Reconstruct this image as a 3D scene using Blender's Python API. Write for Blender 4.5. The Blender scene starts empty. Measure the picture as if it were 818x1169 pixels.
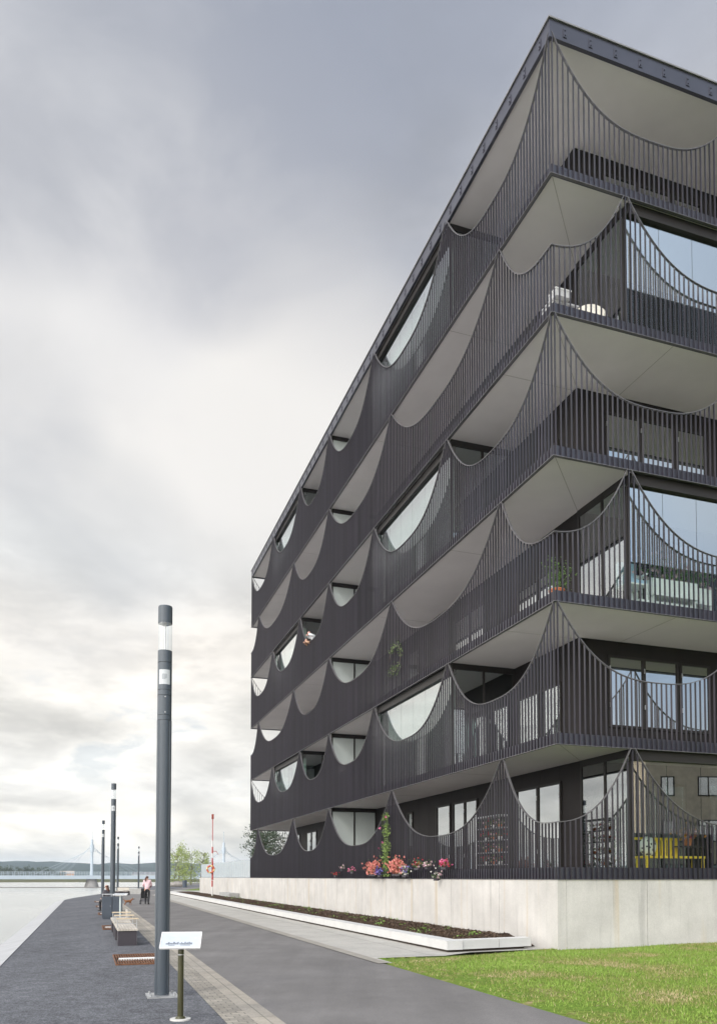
import bpy, bmesh, math, random
from mathutils import Vector, Matrix, noise
random.seed(7)
C = bpy.context.scene.collection
R = math.radians
TH = 0.3277
X0, Y0 = 4.3148, 17.309
cT, sT = math.cos(TH), math.sin(TH)
def F(s, r, z=0.0):            # street frame: s along the long facade, r to its right, z above the promenade
    return Vector((X0 - s*sT + r*cT, Y0 + s*cT + r*sT, z))
def lin(r, g, b):
    f = lambda c: (c/255/12.92) if c/255 <= .04045 else ((c/255+.055)/1.055)**2.4
    return (f(r), f(g), f(b))

# ------------------------------------------------------------ materials
class NT:
    def __init__(s, tree): s.t = tree; tree.nodes.clear()
    def n(s, typ, **kw):
        nd = s.t.nodes.new(typ)
        for k, v in kw.items():
            if k.startswith('i_'):
                key = k[2:]
                key = int(key) if key.isdigit() else key.replace('_', ' ')
                nd.inputs[key].default_value = v
            else: setattr(nd, k, v)
        return nd
    def l(s, a, b): s.t.links.new(a, b)
    def math(s, op, a, b=None, c=None, clamp=False):
        nd = s.t.nodes.new('ShaderNodeMath'); nd.operation = op; nd.use_clamp = clamp
        for i, v in enumerate((a, b, c)):
            if v is None: continue
            if isinstance(v, (int, float)): nd.inputs[i].default_value = v
            else: s.l(v, nd.inputs[i])
        return nd.outputs[0]
    def mix(s, fac, a, b, mode='MIX'):
        nd = s.t.nodes.new('ShaderNodeMix'); nd.data_type = 'RGBA'; nd.blend_type = mode
        for idx, v in ((0, fac), (6, a), (7, b)):
            if isinstance(v, (int, float)): nd.inputs[idx].default_value = v
            elif isinstance(v, (tuple, list)): nd.inputs[idx].default_value = (*v[:3], 1)
            else: s.l(v, nd.inputs[idx])
        return nd.outputs[2]
    def ramp(s, fac, stops, interp='LINEAR'):
        nd = s.t.nodes.new('ShaderNodeValToRGB'); cr = nd.color_ramp; cr.interpolation = interp
        while len(cr.elements) < len(stops): cr.elements.new(.5)
        for e, (p, c) in zip(cr.elements, stops):
            e.position = p
            e.color = (c, c, c, 1) if isinstance(c, (int, float)) else (*c[:3], 1)
        s.l(fac, nd.inputs[0]); return nd.outputs[0]
    def noise(s, vec, scale, detail=4, rough=.55, dist=0):
        nd = s.n('ShaderNodeTexNoise', i_Scale=scale, i_Detail=detail, i_Roughness=rough, i_Distortion=dist)
        if vec is not None: s.l(vec, nd.inputs['Vector'])
        return nd.outputs[0]
    def mapping(s, vec, scale=(1,1,1), loc=(0,0,0), rot=(0,0,0)):
        nd = s.n('ShaderNodeMapping'); nd.inputs['Scale'].default_value = scale
        nd.inputs['Location'].default_value = loc; nd.inputs['Rotation'].default_value = rot
        s.l(vec, nd.inputs['Vector']); return nd.outputs[0]
MATS = {}
def mat(name, col=(.5,.5,.5), rough=.6, metal=0, var=.12, vscale=3, bump=0, bscale=40, spec=.5, fn=None, vstretch=(1,1,1)):
    if name in MATS: return MATS[name]
    m = bpy.data.materials.new(name); m.use_nodes = True
    T = NT(m.node_tree); out = T.n('ShaderNodeOutputMaterial')
    p = T.n('ShaderNodeBsdfPrincipled', i_Roughness=rough, i_Metallic=metal)
    p.inputs['Specular IOR Level'].default_value = spec
    T.l(p.outputs[0], out.inputs[0])
    co = T.n('ShaderNodeTexCoord').outputs['Object']
    v = T.mapping(co, scale=vstretch)
    n = T.noise(v, vscale, 5, .6)
    f = T.ramp(n, [(.3, 1-var), (.7, 1+var)])
    base = T.mix(1, col, f, 'MULTIPLY')
    if fn: base = fn(T, co, base, p) or base
    T.l(base, p.inputs['Base Color'])
    if bump:
        b = T.n('ShaderNodeBump', i_Strength=bump, i_Distance=.02)
        T.l(T.noise(co, bscale, 4, .6), b.inputs['Height']); T.l(b.outputs[0], p.inputs['Normal'])
    MATS[name] = m; return m

fin_m = mat('dark_coated_metal', (.019,.0155,.023), .38, 0, .6, 2.8, spec=.7, vstretch=(1,1,.02))
def railfn(T, co, base, p): return None
rail_m = mat('sky_lit_rail_metal', (.13,.125,.13), .42, .3, .1)  # bar metal with the sky's reflection put into a lighter colour
fascia_m = mat('fascia_metal', (.040,.040,.056), .32, .2, .12, 2, spec=.7)
flash_m = mat('roof_flashing', (.22,.215,.21), .45, .4, .15)
soffit_m = mat('soffit_paint', (.64,.61,.60), .75, 0, .05, .7, bump=.05, bscale=20)
seam_m = mat('seam', (.30,.28,.25), .9)
wall_m = mat('dark_wall_panel', (.020,.017,.017), .6, 0, .15, 1.5, spec=.2)
deck_m = mat('balcony_deck', (.25,.24,.22), .8)
frame_m = mat('window_frame', (.026,.023,.022), .5, 0, .1, spec=.25)
steel_m = mat('galvanised_steel', (.42,.43,.44), .38, .7, .2, 12)
frost_m = mat('frosted_screen', (.52,.57,.56), .22, 0, .04, .8, spec=.8)
white_m = mat('white_paint', (.78,.78,.77), .45, 0, .05, 5)
plaster_m = mat('light_interior_plaster', (.62,.60,.56), .8)

def glass(name, ior, tint, rough=0.0, opaque=None, extra=0.0):
    m = bpy.data.materials.new(name); m.use_nodes = True
    T = NT(m.node_tree); out = T.n('ShaderNodeOutputMaterial')
    fr = T.n('ShaderNodeFresnel', i_IOR=ior)
    gl = T.n('ShaderNodeBsdfGlossy', i_Roughness=rough); gl.inputs[0].default_value = (.93,.96,.97,1)
    co = T.n('ShaderNodeTexCoord').outputs['Object']
    b = T.n('ShaderNodeBump', i_Strength=.03, i_Distance=.02)
    T.l(T.noise(co, .5, 1, .4), b.inputs['Height']); T.l(b.outputs[0], gl.inputs['Normal'])
    if opaque is None:
        tr = T.n('ShaderNodeBsdfTransparent'); tr.inputs[0].default_value = (*tint, 1)
    else:
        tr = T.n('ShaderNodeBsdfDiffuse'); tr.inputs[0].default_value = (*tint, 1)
    mx = T.n('ShaderNodeMixShader'); ge = T.n('ShaderNodeNewGeometry'); T.l(T.math('MULTIPLY', T.math('ADD', fr.outputs[0], extra, clamp=True), T.math('SUBTRACT', 1.0, ge.outputs['Backfacing'])), mx.inputs[0]); T.l(tr.outputs[0], mx.inputs[1]); T.l(gl.outputs[0], mx.inputs[2])
    T.l(mx.outputs[0], out.inputs[0]); MATS[name] = m; return m
clear_g = glass('balcony_glass', 2.5, (.70,.78,.76), extra=.14)
low_g = glass('weak_reflection_glass', 1.5, (.93,.97,.96))
garden_g = glass('winter_garden_glass', 2.5, (.72,.80,.78), extra=.34)
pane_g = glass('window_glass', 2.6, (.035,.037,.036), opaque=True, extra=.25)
lamp_g = glass('lamp_glass', 1.35, (.93,.95,.96), extra=.05)

# ------------------------------------------------------------ mesh builder
class MB:
    def __init__(s): s.v = []; s.f = []; s.mi = []; s.cur = 0; s.sm = []; s.smooth = False
    def add(s, vs, fs):
        o = len(s.v); s.v += [tuple(v) for v in vs]
        for f in fs: s.f.append([i+o for i in f]); s.mi.append(s.cur); s.sm.append(s.smooth)
        return s
    def box(s, x0, x1, y0, y1, z0, z1):
        return s.add([(x0,y0,z0),(x1,y0,z0),(x1,y1,z0),(x0,y1,z0),(x0,y0,z1),(x1,y0,z1),(x1,y1,z1),(x0,y1,z1)],
                     [(0,3,2,1),(4,5,6,7),(0,1,5,4),(1,2,6,5),(2,3,7,6),(3,0,4,7)])
    def tube(s, p0, p1, r0, r1=None, n=12, caps=True):
        r1 = r0 if r1 is None else r1
        p0, p1 = Vector(p0), Vector(p1); d = (p1-p0).normalized()
        a = d.orthogonal().normalized(); b = d.cross(a)
        vs = []
        for p, r in ((p0, r0), (p1, r1)):
            for i in range(n):
                t = 2*math.pi*i/n; vs.append(p + (a*math.cos(t)+b*math.sin(t))*r)
        fs = [(i, (i+1) % n, n+(i+1) % n, n+i) for i in range(n)]
        o = s.smooth; s.smooth = True; s.add(vs, fs); s.smooth = o
        if caps: s.add(vs[:n], [tuple(range(n-1,-1,-1))]); s.add(vs[n:], [tuple(range(n))])
        return s
    def path(s, pts, rr, n=8):
        for i in range(len(pts)-1):
            ra = rr[i] if isinstance(rr, (list, tuple)) else rr
            rb = rr[i+1] if isinstance(rr, (list, tuple)) else rr
            s.tube(pts[i], pts[i+1], ra, rb, n)
        return s
    def prism(s, poly, z0, z1):
        n = len(poly)
        return s.add([(x,y,z0) for x,y in poly]+[(x,y,z1) for x,y in poly],
                     [tuple(range(n-1,-1,-1)), tuple(range(n,2*n))]+[(i,(i+1)%n,n+(i+1)%n,n+i) for i in range(n)])
    def ball(s, c, r, sub=1, sq=(1,1,1), jit=0):
        bm = bmesh.new(); bmesh.ops.create_icosphere(bm, subdivisions=sub, radius=1)
        c = Vector(c); vs = []
        for v in bm.verts:
            k = 1+random.uniform(-jit, jit)
            vs.append((c.x+v.co.x*r*sq[0]*k, c.y+v.co.y*r*sq[1]*k, c.z+v.co.z*r*sq[2]*k))
        o = s.smooth; s.smooth = True
        s.add(vs, [[v.index for v in f.verts] for f in bm.faces]); s.smooth = o; bm.free(); return s
    def leaf(s, c, size, up=.3, asp=.6):
        d = Vector((random.gauss(0,1), random.gauss(0,1), random.gauss(0,1)+up)).normalized()
        a = d.orthogonal().normalized(); a.rotate(Matrix.Rotation(random.uniform(0,6.28), 3, d)); b = d.cross(a)
        c = Vector(c); a = a*size*.5; b = b*size*.5*asp
        return s.add([c-a, c+b, c+a, c-b], [(0,1,2,3)])
    def build(s, name, mats, parent=None):
        me = bpy.data.meshes.new(name)
        me.from_pydata(s.v, [], s.f)
        if not isinstance(mats, (list, tuple)): mats = [mats]
        for m in mats: me.materials.append(m)
        if len(mats) > 1: me.polygons.foreach_set('material_index', s.mi)
        me.polygons.foreach_set('use_smooth', s.sm)
        me.update()
        o = bpy.data.objects.new(name, me); C.objects.link(o)
        if parent is not None: o.parent = parent
        return o
def thing(name, label, cat, loc=(0,0,0), rz=0, group=None):
    o = bpy.data.objects.new(name, None); C.objects.link(o); o.empty_display_size = .2
    o.location = loc; o.rotation_euler = (0,0,rz); o['label'] = label; o['category'] = cat
    if group: o['group'] = group
    return o
def tag(o, label, cat, group=None):
    o['label'] = label; o['category'] = cat
    if group: o['group'] = group
    return o
def struct(o, kind='structure'): o['kind'] = kind; return o
def copy_tree(root, parent=None):
    kids = [c for c in C.objects if c.parent == root]
    c = root.copy(); C.objects.link(c)
    if parent is not None: c.parent = parent
    for k in kids: copy_tree(k, c)
    return c

# ------------------------------------------------------------ camera
cam = bpy.data.cameras.new('camera'); co_ = bpy.data.objects.new('camera', cam); C.objects.link(co_)
co_.location = (0, 0, 1.6); co_.rotation_euler = (math.pi/2+.0386, 0, 0)
cam.sensor_fit = 'HORIZONTAL'; cam.sensor_width = 36; cam.lens = 910.27/818*36; cam.shift_y = .4667; cam.clip_end = 20000; cam.clip_start = .05
sc = bpy.context.scene; sc.camera = co_

# ------------------------------------------------------------ sky and light
SUN_EL, SUN_AZ = R(38), R(-140)     # azimuth measured from +Y towards +X; behind and to the left
w = bpy.data.worlds.new('World'); sc.world = w; w.use_nodes = True
T = NT(w.node_tree)
out = T.n('ShaderNodeOutputWorld'); bg = T.n('ShaderNodeBackground', i_Strength=.1); T.l(bg.outputs[0], out.inputs[0])
sky = T.n('ShaderNodeTexSky'); sky.sky_type = 'NISHITA'; sky.sun_disc = False; sky.sun_elevation = SUN_EL; sky.sun_rotation = SUN_AZ
d = T.n('ShaderNodeTexCoord').outputs['Generated']
sx = T.n('ShaderNodeSeparateXYZ'); T.l(d, sx.inputs[0]); dx, dy, dz = sx.outputs
K = 10
def L10(*c): return lin(*c)
front = T.ramp(dz, [(0, L10(243,236,224)), (.055, L10(246,240,229)), (.11, L10(235,232,226)), (.19, L10(244,240,232)), (.27, L10(246,240,231)),
                    (.37, L10(214,214,212)), (.45, L10(222,220,218)), (.55, L10(214,213,213)), (.64, L10(192,194,200)), (.76, L10(163,168,179)), (1, L10(175,178,188))], 'EASE')
# streaky high cloud deck: project the direction onto a flat cloud layer
dv = T.math('ADD', T.math('MAXIMUM', dz, 0), .12)
comb = T.n('ShaderNodeCombineXYZ'); T.l(T.math('DIVIDE', dx, dv), comb.inputs[0]); T.l(T.math('DIVIDE', dy, dv), comb.inputs[1])
layer = comb.outputs[0]
n1 = T.noise(T.mapping(layer, scale=(1.1,.55,1), rot=(0,0,.5)), 1.3, 5, .5, .5)
n2 = T.noise(T.mapping(d, scale=(1,1,2.6)), 2.6, 7, .56, .35)
n3 = T.noise(T.mapping(d, scale=(1,1,2.6), loc=(3,1,2)), 8.5, 7, .55, .15)
low = T.ramp(dz, [(.0, 1.0), (.30, .9), (.45, .0)])
m1 = T.ramp(n1, [(.34, .82), (.50, 1.0), (.66, 1.18)])
m2 = T.ramp(n2, [(.36, .87), (.50, 1.04), (.64, 1.20)])
m3 = T.ramp(n3, [(.36, .86), (.46, .97), (.52, 1.08), (.60, 1.14)])
col = T.mix(1, front, m1, 'MULTIPLY'); col = T.mix(1, col, m2, 'MULTIPLY')
col = T.mix(low, col, T.mix(1, col, m3, 'MULTIPLY'))
# brighter and darker parts of the deck, by direction
def spot(x, y, z, inner, outer):
    v = Vector((x,y,z)).normalized()
    dp = T.n('ShaderNodeVectorMath', operation='DOT_PRODUCT'); T.l(d, dp.inputs[0]); dp.inputs[1].default_value = v
    mr = T.n('ShaderNodeMapRange', interpolation_type='SMOOTHSTEP'); T.l(dp.outputs['Value'], mr.inputs[0])
    mr.inputs[1].default_value = math.cos(R(outer)); mr.inputs[2].default_value = math.cos(R(inner)); return mr.outputs[0]
def pxdir(x, y):
    a = (x-409)/910.27; b = -(y-966.26)/910.27; t = .0386
    return (a, math.cos(t)-b*math.sin(t), math.sin(t)+b*math.cos(t))
def addspot(col, fac_out, amt, colr):
    f = T.math('MULTIPLY', fac_out, amt); return T.mix(f, col, colr)
nz = T.ramp(T.noise(T.mapping(d, scale=(1,1,1.6), loc=(5,2,1)), 3.4, 7, .55, .5), [(.34, .25), (.56, 1.0)])
for (px, py, i, o, a, cc) in [(150,330,1,18,1,(240,238,236)), (230,450,1,15,1,(246,243,239)), (80,250,1,11,1,(234,233,233)), (190,270,1,7,.8,(222,221,223)), (370,480,1,10,1,(244,241,237)),
                              (90,640,1,9,.7,(204,206,208)), (20,90,2,9,.7,(200,202,208)), (230,80,2,13,.6,(150,156,170)), (20,210,1,6,.7,(184,186,193)),
                              (470,40,3,18,.55,(156,162,178)), (250,300,1,5,.5,(196,197,203)), (20,470,1,6,.7,(206,207,210))]:
    col = addspot(col, T.math('MULTIPLY', spot(*pxdir(px,py), i, o), nz), a, lin(*cc))
for vec, o, a, cc in (((.90,-.53,.62), 32, .9, (.60,.72,.90)), ((.92,-.52,.40), 14, .8, (.42,.60,.84)), ((.93,-.45,.5), 9, .6, (.85,.88,.92))):
    col = addspot(col, T.math('MULTIPLY', spot(*vec, 1, o), 1.0), a, cc)
# thin gaps near the horizon where the blue shows
gap = T.math('MULTIPLY', T.ramp(n3, [(.56, 0), (.66, .55)]), T.ramp(dz, [(.08, 0), (.13, 1), (.2, 1), (.26, 0)]))
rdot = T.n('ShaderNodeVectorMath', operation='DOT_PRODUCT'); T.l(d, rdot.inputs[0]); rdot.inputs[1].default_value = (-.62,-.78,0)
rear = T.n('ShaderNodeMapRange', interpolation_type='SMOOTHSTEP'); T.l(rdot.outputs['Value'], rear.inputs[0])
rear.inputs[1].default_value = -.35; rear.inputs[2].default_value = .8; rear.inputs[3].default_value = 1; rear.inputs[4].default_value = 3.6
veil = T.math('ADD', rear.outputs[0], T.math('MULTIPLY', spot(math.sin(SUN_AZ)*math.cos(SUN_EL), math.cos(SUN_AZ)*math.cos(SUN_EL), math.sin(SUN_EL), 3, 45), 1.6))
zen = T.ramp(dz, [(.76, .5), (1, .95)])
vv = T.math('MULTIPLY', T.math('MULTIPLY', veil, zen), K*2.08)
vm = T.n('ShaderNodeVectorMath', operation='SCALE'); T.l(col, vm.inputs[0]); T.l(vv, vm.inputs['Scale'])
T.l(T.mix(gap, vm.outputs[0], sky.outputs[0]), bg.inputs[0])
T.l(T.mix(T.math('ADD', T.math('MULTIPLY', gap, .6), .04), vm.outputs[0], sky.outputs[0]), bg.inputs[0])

sun = bpy.data.lights.new('sun', 'SUN'); sun.energy = 1.5; sun.angle = R(16); sun.color = (1, .95, .87)
so = bpy.data.objects.new('sun', sun); C.objects.link(so)
sd = Vector((math.sin(SUN_AZ)*math.cos(SUN_EL), math.cos(SUN_AZ)*math.cos(SUN_EL), math.sin(SUN_EL)))
so.rotation_euler = (-sd).to_track_quat('-Z', 'Y').to_euler(); so.location = (-20,-20,40)

# ------------------------------------------------------------ ground, water, far land
def sheet(name, pts, z, m, kind='structure'):
    bm = bmesh.new(); vs = [bm.verts.new(F(s, r, z)) for s, r in pts]; f = bm.faces.new(vs)
    bmesh.ops.triangulate(bm, faces=bm.faces[:])
    bmesh.ops.recalc_face_normals(bm, faces=bm.faces[:])
    me = bpy.data.meshes.new(name); bm.to_mesh(me); bm.free()
    if me.polygons[0].normal.z < 0: me.flip_normals()
    me.materials.append(m); o = bpy.data.objects.new(name, me); C.objects.link(o); struct(o, kind); return o

def waterfn(T, co, base, p):
    b = T.n('ShaderNodeBump', i_Strength=.5, i_Distance=.16)
    a = T.noise(T.mapping(co, scale=(1,2.4,1)), .9, 5, .62, .3)
    c = T.noise(T.mapping(co, scale=(1,2.0,1), rot=(0,0,.5)), 4.5, 3, .5)
    T.l(T.math('ADD', a, T.math('MULTIPLY', c, .35)), b.inputs['Height']); T.l(b.outputs[0], p.inputs['Normal'])
    big = T.noise(T.mapping(co, scale=(.15,1,1)), .012, 3, .5)
    T.l(T.ramp(big, [(.4,.10),(.6,.22)]), p.inputs['Roughness'])
water_m = mat('lake_water', (.42,.42,.39), .12, 0, .05, .02, spec=1.0, fn=waterfn)
mb = MB(); mb.add([(-6000,-900,-1.45),(6000,-900,-1.45),(6000,6000,-1.45),(-6000,6000,-1.45)], [(0,1,2,3)])
struct(mb.build('water', water_m))

def gravelfn(T, co, base, p):
    v = T.n('ShaderNodeTexVoronoi', i_Scale=60); T.l(co, v.inputs['Vector'])
    c = T.ramp(v.outputs['Color'], [(0,.5),(.5,.9),(1,1.6)])
    base = T.mix(1, base, c, 'MULTIPLY')
    big = T.ramp(T.noise(T.mapping(co, scale=(1,.35,1)), .9, 6, .65), [(.3,.82),(.7,1.2)])
    base = T.mix(1, base, big, 'MULTIPLY')
    foot = T.ramp(T.noise(co, 5, 6, .7), [(.35,.78),(.6,1.12)])
    base = T.mix(1, base, foot, 'MULTIPLY')
    b = T.n('ShaderNodeBump', i_Strength=.7, i_Distance=.012); T.l(v.outputs['Distance'], b.inputs['Height']); T.l(b.outputs[0], p.inputs['Normal'])
    return base
gravel_m = mat('blue_grey_gravel', (.128,.131,.141), .95, 0, .1, 3, fn=gravelfn, spec=.2)
def asphfn(T, co, base, p):
    base = T.mix(1, base, T.ramp(T.noise(co, 90, 3, .7), [(.3,.72),(.7,1.3)]), 'MULTIPLY')
    base = T.mix(1, base, T.ramp(T.noise(T.mapping(co, scale=(1.6,.12,1), rot=(0,0,TH)), .9, 5, .6), [(.3,.88),(.7,1.14)]), 'MULTIPLY')
    st = T.ramp(T.noise(T.mapping(co, loc=(9,2,0)), .5, 6, .7), [(.35,.86),(.6,1.05)])
    return T.mix(1, base, st, 'MULTIPLY')
asph_m = mat('asphalt', (.158,.150,.144), .88, 0, .08, 1, fn=asphfn, spec=.3, bump=.25, bscale=120)
def brickfn(sc_, c1, c2, mort, bw=.5, bh=.25, rot=TH, off=.5, msz=.02, grime=.75):
    def fn(T, co, base, p):
        b = T.n('ShaderNodeTexBrick', i_Scale=sc_, i_Mortar_Size=msz, i_Brick_Width=bw, i_Row_Height=bh); b.offset = off
        b.inputs['Color1'].default_value = (*c1,1); b.inputs['Color2'].default_value = (*c2,1); b.inputs['Mortar'].default_value = (*mort,1)
        T.l(T.mapping(co, rot=(0,0,-rot)), b.inputs['Vector'])
        c = T.mix(1, b.outputs[0], T.ramp(T.noise(co, 1.1, 7, .7), [(.3,grime),(.65,1.12)]), 'MULTIPLY')
        bp = T.n('ShaderNodeBump', i_Strength=.4, i_Distance=.008, invert=True); T.l(b.outputs['Fac'], bp.inputs['Height']); T.l(bp.outputs[0], p.inputs['Normal'])
        return T.mix(1, c, T.ramp(T.noise(co, 45, 3, .6), [(.3,.82),(.7,1.15)]), 'MULTIPLY')
    return fn
cob_m = mat('rough_granite_setts', rough=.9, fn=brickfn(1, (.34,.31,.26), (.26,.24,.205), (.17,.158,.138), .16, .12, msz=.007, grime=.72), spec=.25)
slab_m = mat('pale_granite_edging', rough=.85, fn=brickfn(1, (.36,.325,.27), (.30,.275,.235), (.16,.15,.13), .24, .9, rot=TH, off=0, msz=.006), spec=.3)
pave_m = mat('concrete_paving', rough=.85, fn=brickfn(1, (.40,.385,.35), (.37,.355,.32), (.22,.21,.19), 2.2, 3.0, off=0, msz=.012, grime=.88), spec=.3)
def grassbase(T, co, base, p):
    n = T.noise(co, 1.3, 6, .7); n2_ = T.noise(co, 14, 4, .7)
    c = T.ramp(n, [(.32,(.30,.24,.13)),(.42,(.15,.19,.04)),(.55,(.12,.19,.03)),(.72,(.16,.24,.04))])
    return T.mix(1, c, T.ramp(n2_, [(.3,.6),(.7,1.35)]), 'MULTIPLY')
lawn_m = mat('lawn_turf', rough=.95, fn=grassbase, spec=.1, bump=.6, bscale=25)
conc_edge_m = mat('quay_concrete', (.36,.355,.34), .85, 0, .12, 2, bump=.2, bscale=30)

left = [(-80,-11.1),(44,-11.1),(49,-10.6),(55,-9.7),(65,-8.2),(85,-5.4),(110,-1.6),(141,3.4),(180,11),(230,24),(300,50),(420,120)]
ground_m = mat('ground_grass', (.12,.125,.07), .95, 0, .3, .15, spec=.1)
sheet('ground', left+[(420,700),(-500,700),(-500,-60),(-80,-60)], -.06, ground_m)
# quay wall and its pale coping
mb = MB()
lo = [(-80,-11.7)]+[(44,-11.7),(49.3,-11.2),(55.3,-10.25),(65.3,-8.75),(85.3,-5.95),(110.3,-2.15),(141,2.85),(180,10.45),(230,23.4)]
for i in range(9):
    a0, a1 = left[i], left[i+1]; b0, b1 = lo[i], lo[i+1]
    P = [F(*b0,-3), F(*b1,-3), F(*b1,-.12), F(*b0,-.12), F(*a0,.016), F(*a1,.016), F(*a0,-3), F(*a1,-3)]
    mb.add(P, [(0,3,2,1), (3,4,5,2), (4,6,7,5)])
struct(mb.build('quay_edge', mat('quay_coping', (.38,.38,.378), .8, 0, .1, 1.5, bump=.25, bscale=20)))
asL = lambda s: -7.62 if s < 42 else -7.62+((s-42)**1.75)*.0085
asR = lambda s: -4.48 if s < 42 else -4.48+((s-42)**1.75)*.0085
ss = [-80,-20,0,20,42]+[42+i*5 for i in range(1, 30)]
sheet('gravel_promenade', left[:8]+[(s, asL(s)-.5) for s in reversed(ss) if s <= 141], .004, gravel_m)
sheet('path', [(s, asL(s)) for s in ss]+[(s, asR(s)+(0 if s < 55 else min((s-55)*.08,3))) for s in reversed(ss)], .008, asph_m)
# plaza beyond the end of the path, grey tarmac
sheet('road', [(120,-1),(130,3),(150,5),(200,17),(260,34),(260,120),(75,60),(78,6),(100,2)], -.02, asph_m)
sheet('sett_strip', [(s, asL(s)-.58) for s in ss if s <= 90]+[(s, asL(s)-.27) for s in reversed(ss) if s <= 90], .012, cob_m)
sheet('granite_edging', [(s, asL(s)-.27) for s in ss if s <= 90]+[(s, asL(s)+.02) for s in reversed(ss) if s <= 90], .012, slab_m)
sheet('pavement', [(-1.26,-4.40),(58,-4.05),(64,-3.2),(80,0),(80,4),(58.3,2),(57,0),(.35,0),(.2,-2.0)], .016, pave_m)
sheet('pavement_edging', [(-1.27,-4.60),(44,-4.55),(58,-4.25),(58,-4.02),(-1.2,-4.36)], .020, mat('edging_stone', (.27,.25,.215), .85, 0, .15, 2))

# lawn: gently uneven turf
def lawn_z(s, r):
    k = max(0, min(1, (r-1.2)/4.5)); wal = max(0, 1+s/4.0)
    return .004+.07*k*wal+.02*noise.noise((s*.5, r*.5, 0))*min(1, max(0, (r+4.4)))
mb = MB(); NS, NR = 46, 60
for i in range(NS+1):
    for j in range(NR+1):
        s = -22+22*(i/NS)**.7; r = -4.5+26*(j/NR)**1.4
        # the turf stops at the paving
        if r < 0: s = s+(.02 if i < NS else -1.26+1.5*min(1,(r+4.5)/4.2))
        mb.v.append(tuple(F(min(s, .35), r, lawn_z(s, r)+(.012 if r > -4.3 else 0))))
for i in range(NS):
    for j in range(NR):
        a = i*(NR+1)+j; mb.f.append([a, a+1, a+NR+2, a+NR+1]); mb.mi.append(0); mb.sm.append(True)
struct(mb.build('lawn', lawn_m))
# grass blades
def grassblade(T, co, base, p):
    at = T.n('ShaderNodeAttribute', attribute_name='tint')
    return T.ramp(at.outputs['Fac'], [(0,(.42,.34,.19)),(.18,(.26,.25,.08)),(.5,(.175,.265,.042)),(1,(.25,.36,.07))])
blade_m = mat('grass_blades', rough=.7, fn=grassblade, spec=.3)
def endline(r): return -1.26+1.5*min(1, (r+4.4)/4.2) if r < 0 else 0
bv, bf, tint = [], [], []
N = 0
while N < 90000:
    s = -14*random.random()**1.3+.3; r = -4.45+14.5*random.random()
    if s > endline(r)-.02: continue
    # outside the picture frame: skip most
    P = F(s, r)
    if P.y < 7.5 or P.x/P.y > .62: continue
    bare = noise.noise((s*.9, r*.9, 3.1))+.5*noise.noise((s*3, r*3, 1))
    edge = min(1, (r+4.5)/1.6)
    if bare > .30+.22*edge and random.random() < .8: continue
    if random.random() > .22+edge*.8+.35*noise.noise((s*2.3,r*2.3,5)): continue
    z = lawn_z(s, r)+.008; h = random.uniform(.018,.05)*(1 if random.random() > .04 else 1.8); wd = random.uniform(.004,.008)
    a = random.uniform(0, 6.28); ca, sa = math.cos(a), math.sin(a); lx, ly = random.gauss(0,.018), random.gauss(0,.018)
    k = len(bv)
    bv += [(P.x-ca*wd, P.y-sa*wd, z), (P.x+ca*wd, P.y+sa*wd, z), (P.x+lx, P.y+ly, z+h)]
    bf.append((k, k+1, k+2))
    t = .55+.9*noise.noise((s*.7, r*.7, 9))+random.gauss(0,.18)-(.25 if bare > .2 else 0)-(1-edge)*.2
    if random.random() < .05: t = 0
    tint += [max(0, min(1, t))]*3; N += 1
me = bpy.data.meshes.new('grass'); me.from_pydata(bv, [], bf); at = me.attributes.new('tint', 'FLOAT', 'POINT'); at.data.foreach_set('value', tint)
me.materials.append(blade_m); go = bpy.data.objects.new('grass', me); C.objects.link(go)
struct(go, 'stuff'); go['label'] = 'short green mown grass beside the asphalt path'; go['category'] = 'grass'

# ------------------------------------------------------------ the apartment building
Lg, W = 34.54, 16.5
ZB = [1.54, 4.50, 7.67, 10.94, 14.20, 17.42]; ZR0, ZR1 = 20.62, 21.04
ZT = ZB[1:]+[ZR0]
BL = thing('apartment_building', 'six storey apartment building wrapped in dark scalloped metal balcony railings above a concrete base', 'building', F(0,0,0), TH)
def UP(u, off, z):                   # unfolded facade coordinate -> local point
    if abs(u) < 1e-6: return Vector((-off, -off, z))
    if abs(u-Lg) < 1e-6: return Vector((-off, Lg+off, z))
    if u < 0: return Vector((-u, -off, z))
    if u > Lg: return Vector((u-Lg, Lg+off, z))
    return Vector((-off, u, z))
A = [-16.5,-11,-5.5,0,5.53,11.7,17.35,22.25,28.3,Lg,Lg+5.5,Lg+11,Lg+16.5]
B = [-16.5,-14,-8,-2.0,2.4,9.95,17.35,23.5,32.15,Lg+2.2,Lg+8,Lg+14,Lg+16.5]
SP = .1375
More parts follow.
